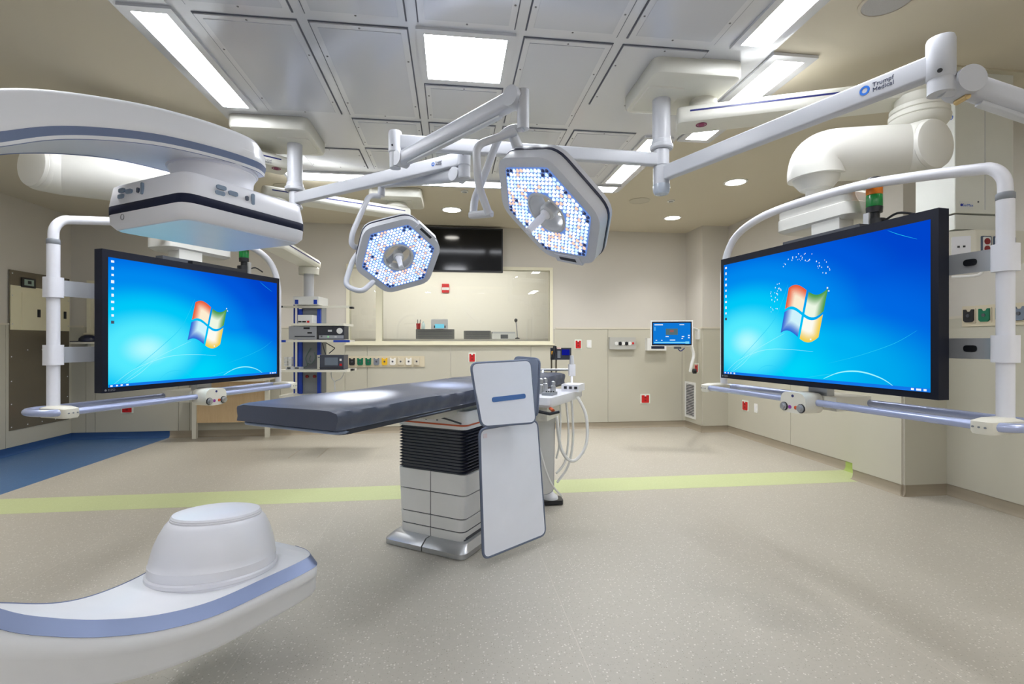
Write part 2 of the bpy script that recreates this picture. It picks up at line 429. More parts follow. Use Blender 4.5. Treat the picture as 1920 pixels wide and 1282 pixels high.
# ------------------------------------------------------------------ laminar flow ceiling: sheet, panels, lights
METP = mat('satin_metal_panel', (214, 216, 222), .15, metal=.28, var=.015, scale=2)
PERF = mat('perforated_metal_sheet', (204, 207, 216), .17, metal=.33, var=.02, scale=300)
GAP = mat('dark_gasket', (86, 88, 98), .6)
LENS = mat_emit('lit_diffuser', (246, 249, 255), CEIL_L)
SCREW = mat('screw_head', (110, 108, 110), .4, metal=.6)
GX0, GX1, GY0, GY1 = -1.775, 1.95, -.35, 5.63
grid = obj('ceiling_grid', bx(GX0, GX1, GY0, GY1, HZ - .006, HZ + .01), METP, ceiling, smooth=False)
def panel(x0, x1, y0, y1, perf=True):
    g = .036
    p = obj('ceiling_panel', bx(x0 + g, x1 - g, y0 + g, y1 - g, HZ - .016, HZ - .004), METP, ceiling, bev=.003, seg=1)
    obj('gasket', bx(x0 + g - .008, x1 - g + .008, y0 + g - .008, y1 - g + .008, HZ - .0095, HZ - .004), GAP, p, smooth=False)
    if perf: obj('perforated_sheet', bx(x0 + g + .035, x1 - g - .035, y0 + g + .035, y1 - g - .035, HZ - .0185, HZ - .01), PERF, p, bev=.002, seg=1)
    bm = bmesh.new()
    for yy in (y0 + g + .018, y1 - g - .018): cyl(bm, ((x0 + x1) / 2, yy, HZ - .018), ((x0 + x1) / 2, yy, HZ - .012), .006, n=8)
    for xx in (x0 + g + .018, x1 - g - .018):
        for t in (.3, .8): cyl(bm, (xx, y0 + (y1 - y0) * t, HZ - .018), (xx, y0 + (y1 - y0) * t, HZ - .012), .006, n=8)
    obj('panel_screw', bm, SCREW, p)
CX = [-1.42, -.82, -.22, .383, .98, 1.58]
RY = [.40, 1.595, 2.79, 3.98, 5.18]
for i in range(5):
    for j in range(4):
        x0, x1, y0, y1 = CX[i], CX[i + 1], RY[j], RY[j + 1]
        if i == 2 and j == 2: panel(x0, x1, 3.385, y1)
        elif i == 4 and j == 2: panel(x0, x1, y0, 3.59, False)
        elif i == 0 and j == 3: panel(x0, x1, 4.62, y1, False)
        elif j == 3: panel(x0, x1, y0, 4.58); panel(x0, x1, 4.58, y1)
        else: panel(x0, x1, y0, y1)
LENS2 = mat_emit('lit_diffuser_far', (246, 249, 255), CEIL_L * .45)
def strip(x0, x1, y0, y1, label, f=.045, drop=0.0, lens=None, grp='ceiling lights around the metal ceiling'):
    t = thing('ceiling_light', label, 'light', ((x0 + x1) / 2, (y0 + y1) / 2, HZ), group=grp)
    bm = bmesh.new()
    for q in ((x0, x1, y0, y0 + f), (x0, x1, y1 - f, y1), (x0, x0 + f, y0 + f, y1 - f), (x1 - f, x1, y0 + f, y1 - f)):
        bx(*q, HZ - .022 - drop, HZ - .004, bm)
    obj('frame', bm, METP, t, bev=.003, seg=1)
    obj('diffuser', bx(x0 + f, x1 - f, y0 + f, y1 - f, HZ - .016 - drop, HZ - .008), lens or LENS, t, smooth=False)
    return t
strip(-1.745, -1.475, 2.79, 3.95, 'long white ceiling light along the metal ceiling, above the curved imaging arm')
strip(1.655, 1.915, 1.60, 2.77, 'white ceiling light at the frame edge, nearest the round ceiling speaker')
strip(1.955, 2.255, 2.79, 4.10, 'white ceiling light set outside the metal ceiling, beside the larger boom cover', .055)
strip(1.645, 1.905, 4.05, 5.30, 'white ceiling light behind the round light column, at the far corner', .04)
strip(.70, 1.90, 5.37, 5.62, 'far cross-wise ceiling light nearest the beige ceiling corner', .03, lens=LENS2)
strip(-.53, .66, 5.37, 5.62, 'far cross-wise ceiling light above the wall television', .03, lens=LENS2)
strip(-1.76, -.57, 5.30, 5.58, 'far cross-wise ceiling light behind the rounded ceiling cover', .03, lens=LENS2)
strip(-.205, .365, 2.80, 3.37, 'square white ceiling light in the middle of the metal ceiling', .045)
strip(-1.745, -1.475, 1.60, 2.75, 'unseen long white ceiling light added overhead, behind the photographer side of the arm')  # out of view, added for the light it gives the room
LENS3 = mat_emit('fill_diffuser_entry', (246, 249, 255), CEIL_L * 1.15)  # unseen lights added behind the camera to brighten the white faces toward it
for q in (-2.9, -1.0, .9, 2.7):
    strip(q, q + .3, -2.5, -1.2, {-2.9: 'unseen ceiling light added over the entry half of the room, nearest the blue floor', -1.0: 'unseen ceiling light added over the entry half of the room, second from the blue floor', .9: 'unseen ceiling light added over the entry half of the room, third from the blue floor', 2.7: 'unseen ceiling light added over the entry half of the room, farthest from the blue floor'}[q], lens=LENS3, grp='added fill lights in the entry half')
LENSD = mat_emit('lit_downlight', (255, 250, 240), DOWN_L)
def downlight(x, y, label, r=.105):
    t = thing('downlight', label, 'light', (x, y, HZ), group='round downlights in the beige ceiling')
    bm = bmesh.new(); lathe(bm, [(r + .02, 0), (r + .02, -.006), (r, -.008), (r, .0)], Matrix.Translation((x, y, HZ)), 28); obj('trim_ring', bm, WHITE, t)
    bm = bmesh.new(); L = bpy.data.lights.new('downlight_beam', 'SPOT'); L.energy = DOWN_P; L.spot_size = rad(112); L.spot_blend = .9; L.shadow_soft_size = r * .8; L.color = (1, .98, .94)
    o = bpy.data.objects.new('downlight_beam', L); COL.objects.link(o); o.parent = t; o.location = (0, 0, -.02)
    bm = bmesh.new(); lathe(bm, [(r * .96, -.001), (r * .96, -.006), (r * .6, -.0075), (.01, -.008)], Matrix.Translation((x, y, HZ)), 28); obj('lens', bm, LENSD, t)
downlight(-.007, 6.65, 'round downlight above the wall television', .12)
downlight(3.13, 5.12, 'round downlight nearer the large wall-side screen')
downlight(3.13, 6.70, 'round downlight near the far corner of the beige ceiling')
downlight(1.56, 6.66, 'round downlight hidden behind the nearer surgical light'); downlight(-1.57, 6.66, 'round downlight behind the shelf pendant boom'); downlight(-3.13, 6.66, 'round downlight over the desk corner'); downlight(-3.6, 3.4, 'round downlight over the side aisle'); downlight(-4.5, 5.0, 'unseen round downlight added over the blue floor near the steel panel'); downlight(3.2, .6, 'round downlight behind the boom column')  # the blue-floor downlight is unseen, added to brighten the side wall
def disc(name, x, y, prof, m, label, cat):
    t = thing(name, label, cat, (x, y, HZ)); 
    for nm, pf, mm in zip(('rim', 'face'), prof, m):
        bm = bmesh.new(); lathe(bm, pf, Matrix.Translation((x, y, HZ)), 28); obj(nm, bm, mm, t)
CEILW = mat('ceiling_white_grille', (190, 184, 168), .6)
disc('ceiling_speaker', 2.25, 2.30, [[(.13, 0), (.13, -.01), (.115, -.012), (.115, 0)], [(.114, 0), (.114, -.008), (.02, -.011)]], [mat('speaker_rim', (196, 188, 172), .5), mat('speaker_grille', (168, 166, 164), .6, var=.2, scale=400)], 'round ceiling speaker grille close above the camera', 'speaker')
disc('ceiling_speaker', 2.34, 5.94, [[(.13, 0), (.13, -.006), (.12, -.008), (.12, 0)], [(.119, 0), (.119, -.006), (.02, -.008)]], [CEILW, CEILW], 'flat round ceiling grille beyond the light column', 'speaker')
disc('ceiling_speaker', -1.9, 5.9, [[(.13, 0), (.13, -.006), (.12, -.008), (.12, 0)], [(.119, 0), (.119, -.006), (.02, -.008)]], [CEILW, CEILW], 'flat round ceiling grille behind the curved imaging arm', 'speaker')
for x, y, l in ((2.734, 5.892, 'small recessed sprinkler head between the two wall-side downlights'), (.144, 5.812, 'small recessed sprinkler head above the television downlight')):
    disc('sprinkler_head', x, y, [[(.045, 0), (.045, -.012), (.03, -.014), (.03, 0)], [(.028, 0), (.026, -.02), (.005, -.024)]], [WHITE, METAL], l, 'sprinkler')
# control room lighting
t = thing('ceiling_light', 'bright ceiling panel seen through the control room window', 'light', (0, 8.6, HZ - .1))
obj('frame', bx(-1.55, 1.55, 8.25, 8.95, HZ - .115, HZ - .1), WHITE, t); obj('diffuser', bx(-1.5, 1.5, 8.3, 8.9, HZ - .12, HZ - .105), mat_emit('control_lit_diffuser', (252, 251, 246), 9.0), t)
t = thing('ceiling_light', 'bright ceiling panel beyond the small corner window', 'light', (-4.3, 8.6, HZ - .1))
obj('frame', bx(-4.85, -3.75, 8.35, 8.85, HZ - .115, HZ - .1), WHITE, t); obj('diffuser', bx(-4.8, -3.8, 8.4, 8.8, HZ - .12, HZ - .105), mat_emit('control_lit_diffuser', (252, 251, 246), 9.0), t)
# ================================================================== the curved imaging arm (C shape)
AX_L, AX_D = -1.19, 1.957                       # vertical axis through detector and tube
def CA(s, p, u): return R(AX_L - .4 * s + .917 * p, AX_D - .917 * s - .4 * p, u)
carm = thing('imaging_arm', 'large white C-shaped x-ray arm with detector above and domed tube below', 'x-ray machine', R(AX_L - .4 * 1.5, AX_D - .917 * 1.5, -HC))
inner = [(-.315, -.917), (-.305, -.9165), (-.27, -.915), (-.20, -.912), (-.03, -.903), (.184, -.89), (.357, -.849), (.5, -.791), (.621, -.724), (.724, -.648), (.86, -.50), (.97, -.27), (1.0, 0.0),
         (.96, .22), (.85, .40), (.75, .475), (.665, .52), (.552, .581), (.419, .628), (.262, .663), (.082, .679), (-.06, .682), (-.135, .684)]
P0 = [-.10, -.16, -.225, -.25, -.26, -.17, -.07, .02, .07, .12, .08, .02, -.04, -.08, -.12, -.15, -.16, -.16, -.16, -.16, -.165, -.165, -.12]
P1 = [.10, .17, .235, .255, .26, .26, .26, .26, .26, .26, .24, .22, .20, .17, .14, .12, .11, .11, .115, .13, .152, .158, .12]
CH_ = [.038] * 11 + [.034, .03, .026, .022, .018, .015, .013, .012, .012, .012, .012, .010]
TK = [.145, .15, .152, .153, .155, .155, .16, .165, .17, .18, .19, .2, .2, .19, .17, .15, .14, .135, .13, .128, .127, .12, .09]
ic = [Vector((a, b, 0)) for a, b in inner]
par = [Vector((a, b, c)) for a, b, c in zip(P0, P1, TK)]; chd = [v.x for v in spline([Vector((c, 0, 0)) for c in CH_], 5)]
icd, pad = spline(ic, 5), spline(par, 5)
def c_section(i):
    a, b = icd[max(i - 1, 0)], icd[min(i + 1, len(icd) - 1)]
    t = (b - a).normalized(); nrm = Vector((t.y, -t.x))          # outward from the C
    return icd[i], nrm, pad[i]
def c_ring(pts_of):
    rings = []
    for i in range(len(icd)):
        c, nn, q = c_section(i)
        rings.append([CA(c.x + nn.x * r, p, c.y + nn.y * r) for p, r in pts_of(q.x, q.y, q.z, chd[i])])
    return rings
def body(p0, p1, T, c):
    return [(p0, 0), (p1, 0), (p1 + c, .033), (p1 + c, T * .50), (p1 + c - .003, T * .52), (p1 + c - .003, T - .02), (p1 + c - .014, T - .003), (p1 - .02, T), (p0 + .02, T), (p0 - .01, T - .004), (p0 - .03, T - .03), (p0 - .03, .035)]
bm = bmesh.new(); loft(bm, c_ring(body)); obj('arc_body', bm, mat('arc_white', (226, 227, 231), .3), carm, ang=50)
BANDM = mat('blue_grey_metal_band', (120, 132, 164), .36, metal=.45)
bm = bmesh.new(); loft(bm, c_ring(lambda p0, p1, T, c: [(p1 - .002, -.002), (p1 + c + .002, .032), (p1 + c - .004, .036), (p1 - .008, .004)])); obj('trim_band', bm, BANDM, carm)
bm = bmesh.new(); loft(bm, c_ring(lambda p0, p1, T, c: [(p0 + .002, -.0025), (p0 - .0335, .0365), (p0 - .028, .041), (p0 + .008, .004)])); obj('trim_band', bm, BANDM, carm)
# domed x-ray tube cover
tilt = frame(R(AX_L, AX_D, -.94), RV(0, .10, 1), RV(0, 1, 0))
bm = bmesh.new(); lathe(bm, [(.228, -.02), (.232, 0), (.232, .018), (.225, .022), (.225, .032), (.229, .036), (.229, .048), (.223, .053)], tilt, 56); obj('tube_base_ring', bm, WHITE2, carm)
bm = bmesh.new(); lathe(bm, [(.21, .04), (.222, .054), (.2215, .085), (.2195, .087), (.216, .11), (.207, .15), (.193, .19), (.175, .225), (.164, .238), (.160, .240), (.160, .246), (.157, .249)], tilt, 56); obj('tube_dome', bm, WHITE2, carm)
bm = bmesh.new(); lathe(bm, [(.157, .24), (.158, .252), (.153, .259), (.125, .266), (.07, .271), (.01, .273)], tilt, 56); obj('tube_window', bm, WHITE2, carm)
# neck and flat detector
tn = Matrix.Translation(R(AX_L, AX_D, 0))
bm = bmesh.new(); lathe(bm, [(.152, .69), (.152, .665), (.148, .66), (.142, .645), (.14, .62), (.145, .59), (.15, .56)], tn, 48); obj('detector_neck', bm, WHITE2, carm)
bm = bmesh.new(); lathe(bm, [(.158, .69), (.158, .674), (.154, .669), (.145, .669)], tn, 48); obj('neck_ring', bm, mat('pale_lilac_ring', (206, 208, 220), .3), carm)
dx, dy = RV(-.907, .42), RV(.38, .925)
dm = MX(R(-1.194, 1.957, 0), dx.normalized(), (dy - dx * dy.dot(dx) / dx.dot(dx)).normalized(), Vector((0, 0, 1)))
def drect(w, h, r): return rrect(w, h, r, 6)
bm = bmesh.new(); layers(bm, [(drect(.43, .47, .05), .580), (drect(.455, .495, .05), .570), (drect(.475, .512, .05), .505), (drect(.475, .512, .05), .498)], dm); obj('detector_top_cover', bm, WHITE2, carm, ang=50)
bm = bmesh.new(); layers(bm, [(drect(.473, .51, .05), .500), (drect(.477, .514, .05), .498), (drect(.477, .514, .05), .469), (drect(.473, .51, .05), .467)], dm); obj('bumper_strip', bm, mat('navy_rubber', (26, 31, 54), .65, spec=.2), carm, ang=50)
bm = bmesh.new(); layers(bm, [(drect(.475, .512, .05), .469), (drect(.471, .508, .05), .435), (drect(.445, .482, .05), .418), (drect(.42, .46, .05), .4165)], dm); obj('detector_lower_cover', bm, WHITE2, carm, ang=50)
bm = bmesh.new(); layers(bm, [(drect(.435, .472, .045), .418), (drect(.43, .467, .045), .414)], dm); obj('detector_face', bm, mat('pale_blue_detector_face', (214, 222, 236), .3), carm)
BTN = mat('slate_blue_button', (120, 138, 160), .4); BTD = mat('dark_button', (66, 74, 92), .4)
def pill(bm, M, w, h, t=.003):
    return prism(bm, rrect(w, h, min(w, h) * .48, 4), -.002, t, M)
def side_buttons(face):
    if face == 'n':   # the face toward dy-negative; u runs along dx reversed
        o = lambda a, z: dm @ Vector((-a, -.2535, z)); n = -(dm.to_3x3() @ Vector((0, 1, 0)))
    else:
        o = lambda a, z: dm @ Vector((-.2335, a, z)); n = -(dm.to_3x3() @ Vector((1, 0, 0)))
    for a, z, w, h, m in ((-.125, .549, .036, .015, BTN), (-.13, .528, .036, .015, BTN), (-.08, .540, .036, .016, BTN), (-.025, .537, .012, .018, BTD), (.0, .540, .012, .042, BTN)):
        f = frame(o(a, z), n, (0, 0, 1)); b2 = bmesh.new(); pill(b2, f, w, h, .004); obj('control_button', b2, m, carm)
side_buttons('n'); side_buttons('m')
bm = bmesh.new(); f = frame(dm @ Vector((.12, -.2545, .452)), -(dm.to_3x3() @ Vector((0, 1, 0)))); lathe(bm, [(.011, 0), (.011, .002), (.009, .002), (.009, 0)], f, 20, True); obj('round_latch', bm, MGREY, carm)
# robot wrist and floor stand that carry the arc beside the camera
bm = bmesh.new(); cyl(bm, CA(.98, .05, 0), CA(1.22, .05, 0), .16, .19, 28); obj('wrist_joint', bm, WHITE2, carm, bev=.02)
bm = bmesh.new(); tube(bm, spline([CA(1.2, .05, 0), CA(1.4, .05, -.1), CA(1.5, .05, -.5), CA(1.5, .05, -1.2)], 5), [.17] * 5 + [.19] * 5 + [.22] * 6, 24); obj('robot_limb', bm, WHITE2, carm)
bm = bmesh.new(); cyl(bm, CA(1.5, .05, -HC), CA(1.5, .05, -1.15), .34, .26, 32); obj('floor_base', bm, WHITE2, carm, bev=.02)

# ================================================================== operating table
TA, TB = Vector((.445, .8955)), Vector((.8955, -.445))     # along the table, across it (toward the near side)
TE = Vector((-1.069, 2.297))                               # middle of the foot end
def TP(a, b, u):
    q = TE + TA * a + TB * b; return R(q.x, q.y, u)
tmx = lambda a, b, u: MX(TP(a, b, u), RV(TB.x, TB.y), RV(TA.x, TA.y), Vector((0, 0, 1)))
table = thing('operating_table', 'operating table with long grey mattress on a white bellows column', 'operating table', TP(1.42, .0, -HC))
MATT = mat('slate_grey_mattress', (74, 80, 97), .42, var=.05, scale=14, bump=.25)
def mattress(a0, a1, wid, u1, th, wr):
    """Soft cushion block with drawn-in sides and small creases."""
    bm = bmesh.new(); na, nb = 56, 14; rings = []
    for i in range(na + 1):
        a = a0 + (a1 - a0) * i / na; e = min(i, na - i); k = (1 - max(0, 2 - e) * .006)
        sec = []
        for j in range(nb + 1):
            b = -wid / 2 + wid * j / nb; z = u1 - (.010 if j in (0, nb) else 0) + .0025 * sin(a * 9 + b * 7) * wr
            sec.append((b * k, z - (.008 if e == 0 else 0)))
        for z in (.25, .5, .75, 1.0):
            sec.append((wid / 2 * k + wr * (.004 * sin(z * 5) + .0045 * sin(a * 46 + z * 4 + 1.5 * sin(a * 11))), u1 - .01 - (th - .014) * z))
        for j in range(nb, -1, -1): sec.append((-wid / 2 + wid * j / nb, u1 - th))
        for z in (.75, .5, .25): sec.append((-wid / 2 * k - wr * .004 * sin(z * 5), u1 - .01 - (th - .014) * z))
        rings.append([TP(a, b, z) for b, z in sec])
    return loft(bm, rings)
obj('mattress', mattress(0, 1.80, .68, -.30, .092, 1.0), MATT, table, ang=60)
obj('head_mattress', mattress(1.83, 2.90, .66, -.298, .10, 1.0), MATT, table, ang=60)
TTOP = mat('dark_carbon_table_top', (40, 45, 58), .35)
bm = bmesh.new(); prism(bm, rpoly([(-.335, .03), (.335, .03), (.325, 2.88), (-.325, 2.88)], .06), -.022, 0, tmx(0, 0, -.394)); obj('table_top', bm, TTOP, table, bev=.006)
bm = bmesh.new(); tube(bm, fillet([TP(.9, -.325, -.405), TP(.02, -.325, -.405), TP(.02, .325, -.405), TP(.9, .325, -.405)], .05), .0085, 8); obj('edge_rail', bm, mat('pale_blue_rail', (132, 146, 172), .3, metal=.4), table)
bm = bmesh.new(); prism(bm, rpoly([(-.22, .9), (.22, .9), (.25, 1.9), (-.25, 1.9)], .05), -.06, 0, tmx(0, 0, -.416)); obj('carriage', bm, WARM, table, bev=.012)
# column under the table, looking toward the foot end
ca, cb = 1.14, .012          # front face of the column along the table, centre across
def cbox(a0, a1, w, u0, u1, r=.045, w1=None):
    w1 = w1 or w; b2 = bmesh.new(); M = tmx(0, cb, 0)
    return layers(b2, [(rpoly([(-w / 2, a0), (w / 2, a0), (w / 2, a1), (-w / 2, a1)], r), u0), (rpoly([(-w1 / 2, a0), (w1 / 2, a0), (w1 / 2, a1), (-w1 / 2, a1)], r), u1)], M)
COLW = mat('column_white', (234, 234, 233), .36)
obj('column_head', cbox(ca - .005, ca + .62, .56, -.575, -.455), COLW, table, bev=.008)
obj('column_neck', cbox(ca + .05, ca + .56, .46, -.47, -.41), WARM, table, bev=.01)
obj('red_line', cbox(ca - .008, ca + .623, .566, -.552, -.542), MAT_ORANGE, table)
bm = bmesh.new(); tube(bm, spline([TP(ca - .02, -.11, -.487), TP(ca - .02, .04, -.492), TP(ca - .03, .16, -.505), TP(ca - .02, .27, -.53)], 5), .006, 8); obj('hand_lever', bm, DGREY, table)
for b in (-.03, .06):
    bm = bmesh.new(); cyl(bm, TP(ca - .004, cb + b, -.52), TP(ca - .009, cb + b, -.52), .007, n=10); obj('head_screw', bm, MGREY, table)
BEL = mat('navy_black_bellows', (34, 37, 54), .5)
rings = []; M = tmx(0, cb, 0); nf = 14
for i in range(nf * 2 + 1):
    u = -.58 - .29 * i / (nf * 2); w = .555 if i % 2 else .52; off = 0 if i % 2 else .018
    rings.append((rpoly([(-w / 2, ca + off), (w / 2, ca + off), (w / 2, ca + .6 - off), (-w / 2, ca + .6 - off)], .03, 3), u))
bm = bmesh.new(); layers(bm, rings, M); obj('bellows', bm, BEL, table, ang=15)
for u0, u1, w0, w1 in ((-1.005, -.872, .556, .572), (-1.16, -1.012, .536, .556), (-1.245, -1.168, .522, .540), (-1.315, -1.253, .515, .526)):
    for s in (-1, 1):       # left and right half covers meet in a vertical joint
        b2 = bmesh.new(); x0, x1 = (-w0 / 2, -.003) if s < 0 else (.003, w0 / 2); y0, y1 = (-w1 / 2, -.003) if s < 0 else (.003, w1 / 2)
        rr = [.05, .004, .004, .05] if s < 0 else [.004, .05, .05, .004]
        layers(b2, [(rpoly([(x0, ca), (x1, ca), (x1, ca + .6), (x0, ca + .6)], rr), u0), (rpoly([(y0, ca), (y1, ca), (y1, ca + .6), (y0, ca + .6)], rr), u1)], M)
        obj('column_cover', b2, COLW, table, bev=.006)
obj('column_core', cbox(ca + .006, ca + .59, .52, -1.32, -.58), DGREY, table)
FOOTM = mat('brushed_silver_foot', (188, 190, 193), .3, metal=.7)
for s in (-1, 1):
    b2 = bmesh.new(); x0, x1 = (-.325, -.004) if s < 0 else (.004, .325); rr = [.06, .004, .004, .06] if s < 0 else [.004, .06, .06, .004]; i0, i1 = (-.29, -.004) if s < 0 else (.004, .29)
    layers(b2, [(rpoly([(x0, ca - .10), (x1, ca - .10), (x1, ca + .75), (x0, ca + .75)], rr), -HC + .004), (rpoly([(x0, ca - .10), (x1, ca - .10), (x1, ca + .75), (x0, ca + .75)], rr), -1.345), (rpoly([(i0, ca - .05), (i1, ca - .05), (i1, ca + .7), (i0, ca + .7)], rr), -1.308)], M)
    obj('foot_plate', b2, FOOTM, table, bev=.004)
# lead shields hung on the near side
SHF = mat('shield_white_face', (228, 231, 241), .3); SHE = mat('slate_rubber_edge', (96, 106, 128), .5)
def shield(parent, pts, t, face=SHF, r=.05, name='shield_panel', slot=False, edge=.009):
    """pts: four camera-relative corners read off image pixels; a thin rounded plate with a rubber rim."""
    P = [R(*q) for q in pts]; o = sum(P, Vector()) / 4
    x = (P[1] - P[0] + P[2] - P[3]).normalized(); up = (P[3] - P[0] + P[2] - P[1]).normalized(); nz = x.cross(up).normalized(); up = nz.cross(x)
    M = MX(o, x, up, nz); q = [((p - o).dot(x), (p - o).dot(up)) for p in P]
    pl = rpoly(q, r, 6); b2 = bmesh.new(); prism(b2, pl, -t / 2, t / 2, M)
    s = obj(name, b2, face, parent, bev=.002, seg=1)
    b2 = bmesh.new(); tube(b2, [M @ Vector((a, b, 0)) for a, b in pl], edge, 8, closed=True); obj('rubber_rim', b2, SHE, s)
    if slot:
        b2 = bmesh.new(); prism(b2, rrect(.25, .03, .0145, 5), 0, t / 2 + .003, M @ Matrix.Translation((.02, -.03, 0)) @ Matrix.Rotation(rad(2), 4, 'Z')); obj('grip_slot', b2, mat('steel_blue_slot', (72, 110, 168), .4), s)
    return s, M
low, LM = shield(table, [(-.180, 3.00, -1.325), (.233, 3.38, -1.325), (.165, 3.36, -.535), (-.195, 2.995, -.535)], .012)
b2 = bmesh.new(); prism(b2, rrect(.03, .028, .003), 0, .0075, LM @ Matrix.Translation((-.235, .352, 0))); obj('shield_label', b2, mat('pink_white_label', (226, 214, 222), .5), low)
shield(table, [(-.178, 2.90, -.50), (.145, 3.13, -.512), (.118, 3.14, -.117), (-.247, 2.90, -.128)], .016, slot=True, r=.045)
shield(table, [(.02, 3.42, -.50), (.17, 3.30, -.50), (.185, 3.30, -.115), (.02, 3.44, -.105)], .03, face=mat('slate_shield_back', (120, 128, 146), .4), r=.04)
shield(table, [(.02, 3.95, -1.28), (.345, 4.02, -1.235), (.34, 4.02, -.57), (.10, 3.9, -.57)], .012, face=mat('pale_grey_shield', (204, 204, 202), .35), r=.05, edge=.006)
# side tray with controls, hoses and hand pieces on the head-end rail
tray = thing('control_tray', 'white tray with small hand controls and hoses clamped beside the table head', 'tray', R(.3, 4.0, -.47))
M = MX(R(.31, 4.0, -.42), RV(.92, -.39), RV(.39, .92), Vector((0, 0, 1)))
b2 = bmesh.new(); layers(b2, [(rpoly([(-.13, -.30), (.10, -.30), (.14, .42), (-.13, .42)], .02), -.075), (rpoly([(-.14, -.32), (.11, -.32), (.16, .43), (-.14, .43)], .03), -.055), (rpoly([(-.14, -.32), (.11, -.32), (.16, .43), (-.14, .43)], .03), 0)], M); obj('tray_body', b2, WHITE2, tray, bev=.006)
b2 = bmesh.new(); box(b2, (-.02, -.1, -.13), (.16, .3, .11), M); obj('clamp_box', b2, WARM, tray, bev=.012)
b2 = bmesh.new(); box(b2, (.11, .30, .03), (.15, .2, .06), M); obj('joystick_box', b2, WHITE2, tray, bev=.012)
for i in range(3): b2 = bmesh.new(); box(b2, (.07 + .045 * i, .197, .035), (.024, .008, .022), M); obj('dark_key', b2, DARK, tray)
for x, y, hgt in ((-.10, -.20, .10), (-.06, -.05, .12), (.0, .08, .09), (-.09, .14, .11)):
    b2 = bmesh.new(); lathe(b2, [(.022, 0), (.022, hgt * .6), (.016, hgt * .65), (.02, hgt * .8), (.018, hgt), (.004, hgt + .008)], M @ Matrix.Translation((x, y, 0)), 14); obj('hand_piece', b2, METAL, tray)
b2 = bmesh.new(); box(b2, (.03, -.1, .012), (.09, .12, .022), M); obj('key_pad', b2, MGREY, tray, bev=.005)
for i in range(5): b2 = bmesh.new(); cyl(b2, M @ Vector((.01 + .013 * i, -.12 + .02 * (i % 3), .02)), M @ Vector((.01 + .013 * i, -.12 + .02 * (i % 3), .032)), .006, n=8); obj('dark_key', b2, DARK, tray)
b2 = bmesh.new(); tube(b2, [M @ Vector((-.02, -.32, -.1)), M @ Vector((.12, -.36, -.11)), M @ Vector((.17, -.30, -.10))], .012, 8); obj('black_lever', b2, DARK, tray)
b2 = bmesh.new(); cyl(b2, M @ Vector((.1, -.29, -.08)), M @ Vector((.135, -.33, -.09)), .013); obj('orange_knob', b2, MAT_ORANGE, tray)
HOSE = mat('white_hose', (222, 222, 220), .45)
for pts, r in (([(.55, 4.12, -.46), (.62, 4.1, -.62), (.61, 4.05, -.85), (.50, 4.0, -.97), (.40, 3.98, -.87), (.36, 3.97, -.60)], .013),
               ([(.45, 4.1, -.48), (.47, 4.08, -.75), (.44, 4.05, -.98), (.36, 4.0, -1.07)], .009), ([(.50, 4.12, -.48), (.51, 4.1, -.8), (.47, 4.08, -1.02), (.37, 4.02, -1.15)], .010),
               ([(.40, 4.1, -.48), (.40, 4.05, -.7), (.385, 4.02, -.86), (.36, 4.0, -.95)], .008), ([(.15, 3.86, -.55), (.22, 3.86, -.85), (.3, 3.88, -1.1), (.40, 3.95, -1.24)], .008)):
    b2 = bmesh.new(); tube(b2, spline([R(*q) for q in pts], 7), r, 8); obj('hose', b2, HOSE, tray)
rail = thing('accessory_rail', 'grey steel side rail with white clamp at the table head', 'rail', R(.36, 4.75, -.35))
b2 = bmesh.new(); tube(b2, [R(.22, 4.75, -.268), R(.585, 4.75, -.268)], .013, 8); obj('rail_bar', b2, METAL, rail)
b2 = bmesh.new(); box(b2, (0, 0, 0), (.06, .05, .11), Matrix.Translation(R(.575, 4.72, -.27))); obj('rail_clamp', b2, WHITE2, rail, bev=.008)
b2 = bmesh.new(); cyl(b2, R(.575, 4.72, -.22), R(.575, 4.72, -.13), .024, .018, 14); obj('clamp_knob', b2, STEELGREY, rail, bev=.006)
for q in ((.575, 4.72, -.32, .56, 4.6, -.44), (.30, 4.75, -.268, .28, 4.6, -.42)):
    b2 = bmesh.new(); cyl(b2, R(*q[:3]), R(*q[3:]), .012); obj('rail_post', b2, WHITE2, rail)
ph = thing('bedside_console', 'small dark console with blue screen and handset on two thin posts', 'console', R(.45, 4.78, -.25))
M = MX(R(.475, 4.78, -.115), RV(1, 0, 0), RV(0, 1, 0), Vector((0, 0, 1)))
b2 = bmesh.new(); box(b2, (.0, 0, 0), (.20, .05, .115), M); obj('console_body', b2, mat('charcoal_console', (44, 48, 60), .45), ph, bev=.01)
b2 = bmesh.new(); box(b2, (.045, -.027, .015), (.075, .004, .055), M); obj('console_screen', b2, mat_emit('dim_blue_screen', (20, 28, 140), .9), ph)
b2 = bmesh.new(); tube(b2, fillet([M @ Vector((-.085, -.04, -.05)), M @ Vector((-.075, -.055, .0)), M @ Vector((-.06, -.04, .075))], .02), .017, 10); obj('handset', b2, DARK, ph)
b2 = bmesh.new(); box(b2, (-.088, -.06, .012), (.016, .006, .03), M); obj('yellow_tab', b2, mat('amber_plastic', (226, 160, 40), .4), ph)
b2 = bmesh.new(); box(b2, (-.02, -.028, -.005), (.03, .005, .07), M); obj('keypad', b2, MGREY, ph)
b2 = bmesh.new(); box(b2, (-.02, -.024, .055), (.04, .012, .014), M); obj('paper_label', b2, mat('white_red_label', (226, 190, 184), .5), ph)
for x in (-.09, -.045): b2 = bmesh.new(); cyl(b2, M @ Vector((x, 0, -.05)), M @ Vector((x, 0, -.19)), .008); obj('post', b2, mat('bronze_post', (110, 100, 84), .4, metal=.5), ph)
cart = thing('wheeled_base', 'white wheeled base with dark foot standing behind the side shield', 'trolley', R(.33, 4.2, -HC))
